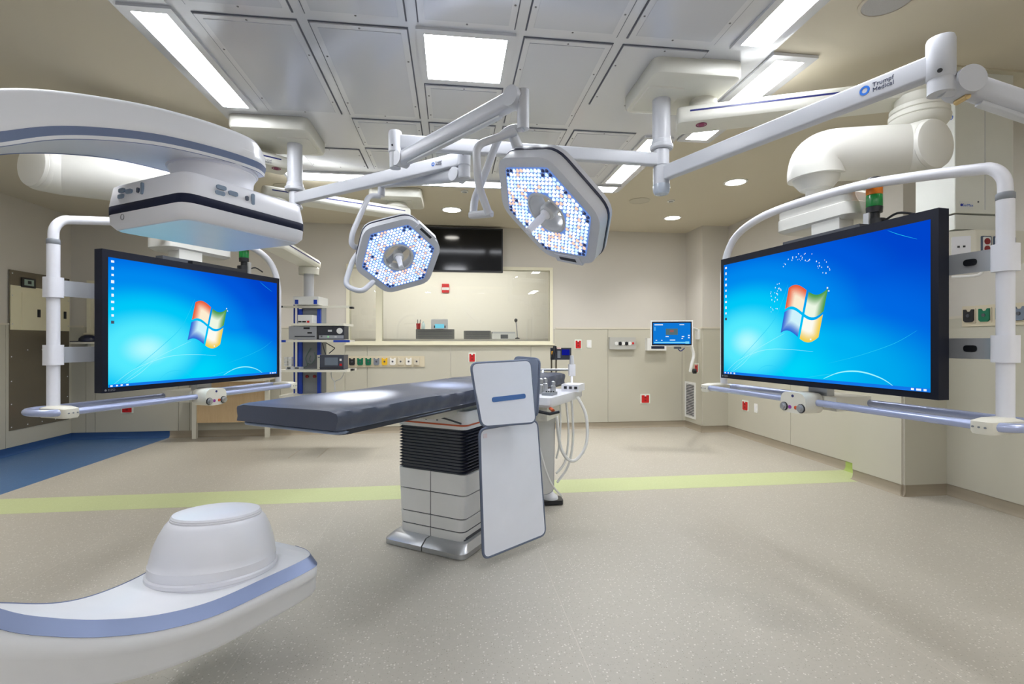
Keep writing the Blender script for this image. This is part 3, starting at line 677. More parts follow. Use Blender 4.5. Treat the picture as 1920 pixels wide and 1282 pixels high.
M = Matrix.Translation(R(.33, 4.2, -HC)); b2 = bmesh.new(); lathe(b2, [(.022, .95), (.022, .10), (.04, .08), (.06, .065), (.065, .05), (.065, .042)], M, 20); obj('post', b2, WHITE2, cart)
b2 = bmesh.new(); layers(b2, [(rrect(.20, .14, .03), .008), (rrect(.20, .14, .03), .042)], M); obj('foot', b2, DARK, cart, bev=.006)
# ================================================================== ceiling covers, booms and surgical lights
def beam(bm, p0, p1, w, h, r=.010, up=(0, 0, 1), w1=None, h1=None):
    """Rounded box section running from p0 to p1."""
    p0, p1 = Vector(p0), Vector(p1); M = frame(p0, p1 - p0, up); L = (p1 - p0).length
    a = rrect(w, h, r, 4); b = rrect(w1 or w, h1 or h, r, 4)
    return layers(bm, [([(x * .9, y * .9) for x, y in a], 0), (a, .012), (b, L - .012), ([(x * .9, y * .9) for x, y in b], L)], M)
def vcyl(bm, x, y, z0, z1, r, n=28, ch=.006):
    return lathe(bm, [(r - ch, z0), (r, z0 + ch), (r, z1 - ch), (r - ch, z1)], Matrix.Translation((x, y, 0)), n)
ARMW = mat('arm_white', (192, 194, 200), .36); COVW = mat('cover_white', (214, 213, 204), .4)
def cover(name, x0, x1, y0, y1, label):
    t = thing(name, label, 'ceiling mount', ((x0 + x1) / 2, (y0 + y1) / 2, HZ), group='ceiling boom covers')
    cx, cy = (x0 + x1) / 2, (y0 + y1) / 2; w, h = x1 - x0, y1 - y0; M = Matrix.Translation((cx, cy, 0))
    b2 = bmesh.new(); layers(b2, [(rrect(w - .05, h - .05, .05, 6), HZ - .112), (rrect(w - .015, h - .015, .06, 6), HZ - .106), (rrect(w, h, .06, 6), HZ - .09), (rrect(w, h, .06, 6), HZ - .012), (rrect(w - .012, h - .012, .06, 6), HZ - .004)], M)
    obj('cover_shell', b2, COVW, t, ang=40)
    return t
def plate_under(t, x, y, w, h):
    b2 = bmesh.new(); layers(b2, [(rrect(w - .01, h - .01, .03), HZ - .119), (rrect(w, h, .035), HZ - .110)], Matrix.Translation((x, y, 0))); obj('mount_plate', b2, COVW, t)
HRx, HRy, HLx, HLy = 1.428, 3.227, -1.317, 4.327
cr = cover('ceiling_cover', 1.24, 1.83, 2.895, 3.46, 'large rounded ceiling cover nearest the camera, carrying the triple light column')
plate_under(cr, 1.40, 3.23, .26, .34)
b2 = bmesh.new(); vcyl(b2, HRx, HRy, 2.74, HZ - .10, .06); obj('column', b2, ARMW, cr)
b2 = bmesh.new(); lathe(b2, [(.06, 2.765), (.066, 2.76), (.07, 2.735), (.078, 2.728), (.078, 2.708), (.07, 2.70), (.055, 2.70)], Matrix.Translation((HRx, HRy, 0)), 28); obj('column_collar', b2, ARMW, cr)
cl = cover('ceiling_cover', -1.735, -1.13, 4.035, 4.60, 'rounded ceiling cover with light column, partly behind the imaging arm')
plate_under(cl, -1.30, 4.36, .26, .34)
b2 = bmesh.new(); vcyl(b2, HLx, HLy, 2.69, HZ - .10, .06); obj('column', b2, ARMW, cl)
b2 = bmesh.new(); lathe(b2, [(.06, 2.72), (.066, 2.71), (.07, 2.685), (.08, 2.678), (.08, 2.655), (.07, 2.648), (.055, 2.648)], Matrix.Translation((HLx, HLy, 0)), 28); obj('column_collar', b2, ARMW, cl)
c3 = cover('ceiling_cover', -.955, -.35, 5.75, 6.30, 'farthest rounded ceiling cover, between the far ceiling light and the television')
plate_under(c3, -.62, 6.05, .3, .36)

LOGO = mat('logo_blue', (40, 110, 205), .4); INK = mat('logo_ink', (60, 66, 90), .5)
def brandmark(parent, M, s=1.0, words=True):
    """Ring mark with two lines of lettering; M has x along the writing and z out of the surface."""
    b2 = bmesh.new(); lathe(b2, [(.017 * s, 0), (.017 * s, .0012), (.0095 * s, .0012), (.0095 * s, 0)], M, 20, True); obj('ring_mark', b2, LOGO, parent)
    if words:
        text_mesh('lettering', 'Trumpf', .022 * s, M @ Matrix.Translation((.025 * s, .0085 * s, .0005)), INK, parent, align='LEFT')
        text_mesh('lettering', 'Medical', .022 * s, M @ Matrix.Translation((.025 * s, -.0105 * s, .0005)), INK, parent, align='LEFT')
def hub(parent, x, y, z0, z1, r, name='hub'):
    b2 = bmesh.new(); vcyl(b2, x, y, z0, z1, r); obj(name, b2, ARMW, parent)
def dot(parent, p, n, r=.006, m=None, name='socket'):
    b2 = bmesh.new(); f = frame(p, n); lathe(b2, [(r, -.002), (r, .0015), (r * .4, .0016)], f, 12); obj(name, b2, m or DARK, parent)

# LED head, its own frame: z is the way the light shines, x points at one corner of the hexagon
LEDM = [mat_emit('led_cool', (182, 212, 255), 1.7), mat_emit('led_white', (238, 245, 255), 2.3), mat_emit('led_warm', (255, 205, 178), 1.2), mat('led_off', (50, 66, 120), .2)]
LPLATE = mat_emit('led_lens_plate', (120, 158, 235), .8)
HEADM = mat('lamp_head_grey', (200, 202, 208), .33)
def hexa(r, rd, n=5): return rpoly([(r * cos(pi / 3 * i), r * sin(pi / 3 * i)) for i in range(6)], rd, n)
def ring_prism(bm, outer, rin, z0, z1, M, n=48):
    """Flat ring between a rounded polygon and a round hole (same vertex count)."""
    def resamp(poly):
        out = []
        for i in range(n):
            a = 2 * pi * i / n; best = None
            for (x0, y0), (x1, y1) in zip(poly, poly[1:] + poly[:1]):
                dx_, dy_ = x1 - x0, y1 - y0; den = cos(a) * dy_ - sin(a) * dx_
                if abs(den) < 1e-12: continue
                t = (x0 * dy_ - y0 * dx_) / den; s_ = (cos(a) * y0 - sin(a) * x0) / -den if False else ((t * cos(a) - x0) * dx_ + (t * sin(a) - y0) * dy_) / (dx_ * dx_ + dy_ * dy_)
                if t > 0 and -1e-6 <= s_ <= 1 + 1e-6: best = t if best is None else min(best, t)
            out.append((best * cos(a), best * sin(a)))
        return out
    o = resamp(outer); h = [(rin * cos(2 * pi * i / n), rin * sin(2 * pi * i / n)) for i in range(n)]
    rings = [[M @ Vector((x, y, z)) for x, y in q] for q, z in ((o, z0), (o, z1), (h, z1), (h, z0))]
    return loft(bm, rings, False, True)
def light_head(t, M, slot_a):
    b2 = bmesh.new(); ring_prism(b2, hexa(.358, .07), .108, -.085, .012, M, 72); obj('head_housing', b2, HEADM, t, bev=.010, ang=45)
    b2 = bmesh.new(); ring_prism(b2, hexa(.363, .075), .30, -.062, -.05, M, 72); obj('head_seam', b2, mat('navy_seam', (28, 32, 56), .4), t)
    b2 = bmesh.new(); ring_prism(b2, hexa(.298, .012), .118, .008, .016, M, 72); obj('led_plate', b2, LPLATE, t, smooth=False)
    b2 = bmesh.new(); rnd = random.Random(5); sp = .0255; k = 0
    for i in range(-14, 15):
        for j in range(-14, 15):
            x = sp * (i + .5 * (j % 2)); y = sp * .866 * j
            if math.hypot(x, y) < .132: continue
            if max(abs(x * cos(pi / 6 + pi / 3 * q) + y * sin(pi / 6 + pi / 3 * q)) for q in range(3)) > .298 * .866 - .011: continue
            mi = (0, 1, 0, 2, 1, 0, 2, 1, 0, 1, 2, 0)[rnd.randrange(12)]; rr = .0117
            if math.hypot(x, y) > .266 or (rnd.random() < .03 and math.hypot(x, y) > .2): mi = 3
            lo = [b2.verts.new(M @ Vector((x + rr * cos(pi / 3 * q), y + rr * sin(pi / 3 * q), .0155))) for q in range(6)]
            hi = [b2.verts.new(M @ Vector((x + rr * .6 * cos(pi / 3 * q), y + rr * .6 * sin(pi / 3 * q), .021))) for q in range(6)]
            for q in range(6): b2.faces.new((lo[q], lo[(q + 1) % 6], hi[(q + 1) % 6], hi[q])).material_index = mi
            b2.faces.new(hi).material_index = 1 if mi == 0 and rnd.random() < .6 else mi
    o = obj('led_lenses', b2, LEDM, t, smooth=False); o['kind'] = 'stuff'
    b2 = bmesh.new(); lathe(b2, [(.118, -.07), (.121, .0), (.121, .018), (.112, .021), (.104, .018), (.100, -.07)], M, 40, True); obj('inner_ring', b2, STEELGREY, t)
    b2 = bmesh.new()
    for a in (.5, .5 + pi): box(b2, (cos(a) * .06, sin(a) * .06, -.06), (.10, .05, .02), M @ Matrix.Rotation(0, 4, 'Z'))
    bmesh.ops.delete(b2, geom=b2.verts[:], context='VERTS'); box(b2, (0, 0, -.06), (.21, .05, .02), M @ Matrix.Rotation(.5, 4, 'Z')); obj('handle_bridge', b2, STEELGREY, t, bev=.005)
    b2 = bmesh.new(); lathe(b2, [(.036, -.06), (.042, -.02), (.042, .012), (.034, .022), (.03, .022)], M, 24); obj('handle_socket', b2, STEELGREY, t)
    b2 = bmesh.new(); lathe(b2, [(.028, .0), (.028, .03), (.019, .04), (.019, .055), (.021, .065), (.017, .15), (.019, .158), (.014, .163), (.008, .16)], M, 24); obj('sterile_handle', b2, WHITE2, t)
    f = M @ Matrix.Rotation(slot_a, 4, 'Z') @ Matrix.Translation((.296, 0, -.01)); b2 = bmesh.new(); box(b2, (.006, 0, 0), (.05, .19, .055), f); obj('control_bar', b2, HEADM, t, bev=.012)
    b2 = bmesh.new(); box(b2, (.004, 0, .026), (.02, .12, .006), f); obj('control_slot', b2, DARK, t)
    return t
def cam_frame(c, v1, nrm):
    z = RV(nrm[0], nrm[2], -nrm[1]).normalized(); x = RV(v1[0], v1[2], -v1[1]); x = (x - z * x.dot(z)).normalized()
    return MX(c, x, z.cross(x), z)
def spot(t, M, target, power, ang=26):
    """The lamp's own light: one beam from the middle of the LED field."""
    L = bpy.data.lights.new('surgical_beam', 'SPOT'); L.energy = power; L.spot_size = rad(ang); L.spot_blend = .55; L.shadow_soft_size = .12; L.color = (.93, .96, 1)
    o = bpy.data.objects.new('surgical_beam', L); COL.objects.link(o)
    p = M @ Vector((0, 0, .18)); w = frame(p, p - target); o.parent = t; o.matrix_basis = TM[t.name].inverted() @ w

# --- light on the near column
E1 = R(-.731, 3.07, 1.25); HR = Vector((HRx, HRy, 2.631))
lb = thing('surgical_light', 'hexagonal surgical light tilted sideways, nearer the camera, on a raised spring arm', 'surgical light', HR, group='surgical lights')
hub(lb, HRx, HRy, 2.585, 2.70, .052)
b2 = bmesh.new(); beam(b2, HR + (E1 - HR).normalized() * .03, E1, .055, .085); obj('extension_arm', b2, ARMW, lb)
b2 = bmesh.new(); lathe(b2, [(.02, 2.70), (.038, 2.695), (.042, 2.68), (.042, 2.565), (.038, 2.56)], Matrix.Translation((E1.x, E1.y, 0)), 24); obj('arm_end', b2, ARMW, lb)
dot(lb, R(-.739, 3.026, 1.215), RV(-.1, -1, 0))
J1 = R(-.69, 3.05, 1.135); J2 = R(.018, 2.43, 1.205)
b2 = bmesh.new(); cyl(b2, E1 + Vector((0, 0, -.07)), Vector((E1.x, E1.y, J1.z - .05)), .036, .034, 20); obj('knuckle', b2, ARMW, lb, bev=.004)
sd = (J2 - J1).normalized(); side = sd.cross(Vector((0, 0, 1))).normalized()
b2 = bmesh.new(); cyl(b2, J1 + side * .04, J1 - side * .045, .045, n=24); obj('joint_disc', b2, ARMW, lb, bev=.005)
b2 = bmesh.new(); beam(b2, J1, J2, .068, .085, .028, w1=.072, h1=.092); obj('spring_arm', b2, ARMW, lb)
b2 = bmesh.new(); cyl(b2, J2 + side * .045, J2 - side * .042, .05, n=24); obj('joint_disc', b2, ARMW, lb, bev=.005)
b2 = bmesh.new(); beam(b2, J1 + Vector((0, 0, -.048)) + sd * .08, J2 + Vector((0, 0, -.052)) - sd * .1, .03, .014, .006); obj('spring_cover', b2, STEELGREY, lb)
b2 = bmesh.new(); cyl(b2, R(.035, 2.42, 1.135), R(.05, 2.40, 1.145), .012); obj('brass_screw', b2, mat('pale_brass', (196, 170, 120), .4, metal=.6), lb)
V0 = R(.055, 2.41, 1.235); V1 = R(.055, 2.41, 1.045)
b2 = bmesh.new(); cyl(b2, V0, V1, .03, .03, 20); obj('spindle', b2, ARMW, lb, bev=.004)
b2 = bmesh.new(); cyl(b2, J2, V0 + Vector((0, 0, -.05)), .04, .035, 20); obj('spindle_neck', b2, ARMW, lb, bev=.004)
b2 = bmesh.new(); tube(b2, fillet([R(0.055, 2.41, 1.050), R(-0.005, 2.44, 1.064), R(-0.068, 2.49, 1.037), R(-0.163, 2.5, 0.791), R(-0.189, 2.48, 0.725), R(-0.194, 2.45, 0.636)], .04), .019, 12); obj('rear_yoke', b2, ARMW, lb)
b2 = bmesh.new(); tube(b2, fillet([R(0.016, 2.4, 1.028), R(-0.175, 2.37, 0.951), R(-0.162, 2.37, 0.755), R(-0.111, 2.38, 0.618)], .05), .019, 12); obj('front_yoke', b2, ARMW, lb)
b2 = bmesh.new(); beam(b2, R(-0.207, 2.44, 0.629), R(-0.098, 2.38, 0.623), .04, .034, .014); obj('yoke_grip', b2, ARMW, lb)
b2 = bmesh.new(); cyl(b2, R(-0.005, 2.42, 1.042), R(0.059, 2.47, 0.910), .024, .03, 18); obj('head_pivot', b2, STEELGREY, lb, bev=.004)
cB = R(0.183, 2.47, 0.658)
MB_ = cam_frame(cB, (69.1, 28.3, -80), (-.645, .698, -.31)); light_head(lb, MB_, -pi / 2); spot(lb, MB_, TP(1.29, .03, -.30), 1300, 12)

# --- light on the far column
HL = Vector((HLx, HLy, 2.585)); E2 = R(-.315, 3.23, 1.205)
la = thing('surgical_light', 'hexagonal surgical light facing the camera, farther back in front of the television', 'surgical light', HL, group='surgical lights')
hub(la, HLx, HLy, 2.53, 2.648, .045); b2 = bmesh.new(); lathe(b2, [(.05, 2.535), (.062, 2.52), (.062, 2.505), (.03, 2.49)], Matrix.Translation((HLx, HLy, 0)), 24); obj('hub_cap', b2, ARMW, la)
b2 = bmesh.new(); beam(b2, HL + (E2 - HL).normalized() * .02, E2, .055, .09); obj('extension_arm', b2, ARMW, la)
b2 = bmesh.new(); vcyl(b2, E2.x, E2.y, 2.535, 2.64, .042); obj('arm_end', b2, ARMW, la)
b2 = bmesh.new(); vcyl(b2, E2.x, E2.y, 2.455, 2.54, .04); obj('knuckle', b2, ARMW, la)
dot(la, R(-.318, 3.187, 1.22), RV(-.1, -1, 0))
f = frame(E2 + (HL - E2).normalized() * .20 + Vector((0, 0, .0)), ((HL - E2).normalized()).cross(Vector((0, 0, 1))) * -1); d_ = -(HL - E2).normalized(); nz = d_.cross(Vector((0, 0, 1)))
brandmark(la, MX(E2 + (HL - E2).normalized() * .24 + nz * .0285, d_, Vector((0, 0, 1)), nz), .8)
K1 = R(-.36, 3.27, 1.11); K2 = R(-1.04, 3.90, 1.27); sd = (K2 - K1).normalized(); side = sd.cross(Vector((0, 0, 1))).normalized()
b2 = bmesh.new(); cyl(b2, K1 + side * .045, K1 - side * .045, .046, n=24); obj('joint_disc', b2, ARMW, la, bev=.005)
b2 = bmesh.new(); beam(b2, K1, K2, .07, .088, .028); obj('spring_arm', b2, ARMW, la)
b2 = bmesh.new(); cyl(b2, R(-1.034, 3.9, 1.318), R(-1.039, 3.9, 1.157), .03, .028, 18); obj('spindle', b2, ARMW, la, bev=.004)
b2 = bmesh.new(); tube(b2, fillet([R(-1.043, 3.9, 1.157), R(-1.130, 3.88, 1.160), R(-1.252, 3.84, 0.847), R(-1.267, 3.86, 0.751), R(-1.168, 3.95, 0.747)], .06), .021, 12); obj('front_yoke', b2, ARMW, la)
b2 = bmesh.new(); tube(b2, fillet([R(-1.205, 3.93, 0.739), R(-1.257, 3.88, 0.654), R(-1.311, 3.84, 0.442), R(-1.177, 3.84, 0.388), R(-1.116, 3.95, 0.485)], .06), .021, 12); obj('rear_yoke', b2, ARMW, la)
MA_ = cam_frame(R(-0.915, 3.95, 0.687), (63.7, -19.2, 10), (.303, .635, -.711)); light_head(la, MA_, pi / 6); spot(la, MA_, TP(.50, -.045, -.30), 700, 14)

# --- third arm of the near column leaving the frame
la3 = thing('monitor_arm', 'long white arm with maker lettering rising from the near column out of frame', 'support arm', Vector((HRx, HRy, 2.54)))
hub(la3, HRx, HRy, 2.455, 2.585, .055)
b2 = bmesh.new(); lathe(b2, [(.056, 2.46), (.058, 2.44), (.054, 2.41), (.045, 2.395), (.02, 2.388)], Matrix.Translation((HRx, HRy, 0)), 28); obj('hub_cap', b2, mat('frosted_cap', (176, 184, 196), .2), la3)
H3 = Vector((HRx, HRy, 2.53)); E3 = R(1.80, 2.06, 1.165)
b2 = bmesh.new(); beam(b2, H3 + (E3 - H3).normalized() * .04, E3, .06, .095); obj('extension_arm', b2, ARMW, la3)
b2 = bmesh.new(); box(b2, (0, 0, 0), (.012, .004, .07), Matrix.Translation(R(1.038, 3.318, 1.152))); obj('stop_slot', b2, DARK, la3)
b2 = bmesh.new(); lathe(b2, [(.03, E3.z + .112), (.046, E3.z + .108), (.05, E3.z + .095), (.05, E3.z - .06), (.046, E3.z - .066)], Matrix.Translation((E3.x, E3.y, 0)), 28); obj('arm_end', b2, ARMW, la3)
dot(la3, R(1.765, 2.024, 1.12), RV(-.5, -.85, 0), .009)
dv = (E3 - H3).normalized(); nz = -(dv.cross(Vector((0, 0, 1)))).normalized() * -1
if nz.dot(-E3) < 0: nz = -nz
brandmark(la3, MX(E3 - dv * .27 + nz * .0305 + Vector((0, 0, .004)), dv, Vector((0, 0, 1)), nz), 1.25)
b2 = bmesh.new(); cyl(b2, E3 + Vector((0, 0, -.065)), E3 + Vector((0, 0, -.125)), .046, .046, 24); obj('knuckle', b2, ARMW, la3, bev=.004)
J3 = R(1.885, 2.055, 1.078); J4 = R(2.75, 1.98, .72); sd = (J4 - J3).normalized(); side = sd.cross(Vector((0, 0, 1))).normalized()
b2 = bmesh.new(); cyl(b2, E3 + Vector((0, 0, -.095)), J3, .04, .045, 20); obj('joint_neck', b2, ARMW, la3)
b2 = bmesh.new(); cyl(b2, J3 + side * .055, J3 - side * .05, .056, n=28); obj('joint_disc', b2, ARMW, la3, bev=.005)
b2 = bmesh.new(); beam(b2, J3, J4, .08, .092, .03); obj('spring_arm', b2, ARMW, la3)
b2 = bmesh.new(); beam(b2, J3 + Vector((0, 0, -.055)) + sd * .07, J4 + Vector((0, 0, -.05)), .04, .02, .008); obj('spring_cover', b2, STEELGREY, la3)
b2 = bmesh.new(); cyl(b2, J3 + Vector((.0, 0, -.062)) - side * .03, J3 + Vector((0, 0, -.062)) + side * .03, .012); obj('brass_screw', b2, MATS['pale_brass'], la3)
hub(la3, J4.x, J4.y, J4.z - .2, J4.z + .07, .05, 'arm_end')

# ================================================================== booms that carry the large screens
def boom_arm(t, p, q, stripe=True, mark=True, w=.24, u0=1.488, u1=1.60, mark_at=None):
    """Horizontal beam with a navy line along both sides; p and q are camera-relative plan points read off image pixels."""
    a, b = R(p[0], p[1], 0), R(q[0], q[1], 0); d = (b - a); L = d.length; d.normalize(); s = Vector((d.y, -d.x, 0))
    M = MX(Vector((a.x, a.y, HC)), d, -s, Vector((0, 0, 1)))
    pl = lambda k: rpoly([(0, -w / 2 + k), (L, -w / 2 + k), (L, w / 2 - k), (0, w / 2 - k)], .04, 6)
    b2 = bmesh.new(); layers(b2, [(pl(.018), u0), (pl(.004), u0 + .012), (pl(0), u0 + .03), (pl(0), u1 - .03), (pl(.02), u1 - .006), (pl(.05), u1)], M); obj('boom_beam', b2, COVW, t, ang=40)
    for k in (-1, 1):
        b2 = bmesh.new(); box(b2, (L / 2, k * (w / 2 + .0005), (u0 + u1) / 2 + .008), (L - .16, .003, .011), M); obj('navy_stripe', b2, NAVY, t)
    return M, L, w
def red_mark(t, M, x, y, u):
    b2 = bmesh.new(); f = M @ Matrix.Translation((x, y, u)) @ Matrix.Rotation(pi, 4, 'X')
    lathe(b2, [(.021, 0), (.021, .002), (.002, .0022)], f, 20); lathe(b2, [(.036, 0), (.036, .002), (.028, .002), (.028, 0)], f, 24, True); obj('round_red_mark', b2, mat('wine_red', (132, 34, 84), .5), t)
def neck_joint(t, c, u0, u1, r0, r1):
    b2 = bmesh.new(); lathe(b2, [(r0, u0), (r0 + .03, u0 + .015), (r0 + .052, u0 + .045), (r0 + .055, u0 + .07), (r0 + .043, u0 + .076), (r0 + .05, u0 + .082), (r0 + .05, u0 + .108), (r0 + .038, u0 + .114), (r0 + .044, u0 + .12), (r0 + .044, u0 + .145), (r1 - .01, u0 + .155), (r1, u0 + .17), (r1, u1)], Matrix.Translation((c.x, c.y, HC)), 32); obj('swivel_joint', b2, COVW, t)
ELB = mat('boom_pipe_white', (218, 217, 210), .38)
def elbow(t, pe, pn, uc, r, un, bend):
    """Fat horizontal pipe from its capped end pe that turns down at pn into the neck."""
    a, b = R(pe[0], pe[1], uc), R(pn[0], pn[1], uc); d = (b - a).normalized()
    e = RV(*bend).normalized(); a0 = a + e * .10
    P = [a0, a0 - e * .012, a0 - e * .03] + spline([a0 - e * .045, a + d * .04, a + d * .12, b - d * .15, b - d * .065 + Vector((0, 0, -.006)), b - d * .016 + Vector((0, 0, -.032)), b + Vector((0, 0, -.085)), b + Vector((0, 0, -.135))], 6)
    rr = [r * .93, r * .985, r] + [r] * (len(P) - 3)
    b2 = bmesh.new(); tube(b2, P, rr, 36); obj('boom_pipe', b2, ELB, t, ang=35)
    b2 = bmesh.new(); f = frame(a0 + e * .026, -e); lathe(b2, [(.01, 0), (r * .78, 0), (r * .90, .008), (r * .945, .024), (r * .92, .034)], f, 40); obj('pipe_end_cap', b2, ELB, t, ang=30)
    z = HC + uc - .128; b2 = bmesh.new(); lathe(b2, [(.11, z + .01), (.128, z), (.120, z - .03), (.085, z - .075), (.056, z - .085), (.054, HC + un)], Matrix.Translation((b.x, b.y, 0)), 32); obj('ball_neck', b2, ELB, t, ang=25)
    return b
bR = thing('screen_boom', 'ceiling boom with fat white bent pipe holding the wall-side large screen', 'boom arm', R(1.325, 3.406, 1.677))
M, L, w = boom_arm(bR, (1.15, 3.43), (2.62, 3.02)); red_mark(bR, M, .16, -.03, 1.486)
nzv = M.to_3x3() @ Vector((0, 1, 0)); nzv = nzv if nzv.dot(Vector((0, 0, 0)) - M.translation) > 0 else -nzv
brandmark(bR, MX(M @ Vector((L - .14, 0, 1.525)) + nzv * (w / 2 - .002), M.to_3x3() @ Vector((1, 0, 0)), Vector((0, 0, 1)), nzv), .8, False)
b2 = bmesh.new(); c = R(1.325, 3.406, 0); lathe(b2, [(.10, 1.60), (.105, 1.62), (.09, 1.65), (.09, 1.672)], Matrix.Translation((c.x, c.y, HC)), 32); obj('ceiling_pivot', b2, COVW, bR)
jr = R(2.485, 3.0, 0); neck_joint(bR, jr, 1.285, 1.495, .10, .12)
nb = elbow(bR, (2.37, 2.89), (1.842, 2.974), 1.125, .152, .86, (.25, -.96))
bL = thing('screen_boom', 'ceiling boom with fat white bent pipe behind the imaging arm', 'boom arm', R(-2.18, 4.33, 1.677))
M, L, w = boom_arm(bL, (-1.98, 4.31), (-3.02, 3.37), u1=1.592); red_mark(bL, M, .10, .05, 1.486)
dv = M.to_3x3() @ Vector((1, 0, 0)); nzv = M.to_3x3() @ Vector((0, 1, 0)); nzv = nzv if nzv.dot(Vector((1, 0, 0))) > 0 else -nzv
brandmark(bL, MX(M @ Vector((.24, 0, 1.512)) + nzv * (w / 2), -dv, Vector((0, 0, 1)), nzv), .9)
b2 = bmesh.new(); c = R(-2.18, 4.33, 0); lathe(b2, [(.10, 1.60), (.105, 1.62), (.09, 1.65), (.09, 1.672)], Matrix.Translation((c.x, c.y, HC)), 32); obj('ceiling_pivot', b2, COVW, bL)
jl = R(-2.93, 3.42, 0); neck_joint(bL, jl, 1.245, 1.495, .10, .12)
nl = elbow(bL, (-3.02, 3.23), (-2.337, 3.66), 1.13, .152, .81, (-.3, -.95))

# ================================================================== the two large screens
DESK = mat_desktop('blue_desktop_picture')
def glow(n, c, s=1.0): return mat_emit(n, c, s)
def flag_pane(c0, c1, name):
    """One pane of the waving flag: colour runs from its outer corner to a pale middle."""
    m = bpy.data.materials.new(name); m.use_nodes = True; nt = m.node_tree; nt.nodes.clear()
    o = nt.nodes.new('ShaderNodeOutputMaterial'); e = nt.nodes.new('ShaderNodeEmission'); a = nt.nodes.new('ShaderNodeVertexColor'); a.layer_name = 'tone'
    x = nt.nodes.new('ShaderNodeMix'); x.data_type = 'RGBA'; x.inputs['A'].default_value = (*lin(c0), 1); x.inputs['B'].default_value = (*lin(c1), 1)
    sp = nt.nodes.new('ShaderNodeSeparateColor'); nt.links.new(a.outputs['Color'], sp.inputs[0]); nt.links.new(sp.outputs[0], x.inputs['Factor'])
    nt.links.new(x.outputs['Result'], e.inputs[0]); nt.links.new(e.outputs[0], o.inputs[0]); return m
FLAG = [flag_pane((232, 78, 24), (252, 236, 208), 'flag_red'), flag_pane((48, 150, 52), (236, 247, 228), 'flag_green'), flag_pane((0, 92, 210), (206, 242, 252), 'flag_blue'), flag_pane((240, 204, 50), (253, 251, 240), 'flag_yellow')]
LINE = glow('pale_cyan_line', (160, 246, 255)); LINE2 = glow('soft_cyan_line', (40, 206, 246)); WGLOW = glow('white_icon', (236, 246, 255)); TASK = glow('taskbar_blue', (20, 120, 232))
def ribbon(pts, w, M):
    """Thin flat line on the picture through 2-D points, pointed at its ends."""
    P = spline([(x, y, 0) for x, y in pts], 8); b2 = bmesh.new(); n = len(P); prev = None
    for i, p in enumerate(P):
        t = (P[min(i + 1, n - 1)] - P[max(i - 1, 0)]).normalized(); nn = Vector((-t.y, t.x, 0)); ww = w * (.25 + .75 * sin(pi * min(1, i / (n - 1) * 1.0)) if i < n - 1 else .25) / 2
        q = [b2.verts.new(M @ Vector((s.x, 0, s.y))) for s in (p + nn * ww, p - nn * ww)]
        if prev: b2.faces.new((prev[0], prev[1], q[1], q[0]))
        prev = q
    return b2
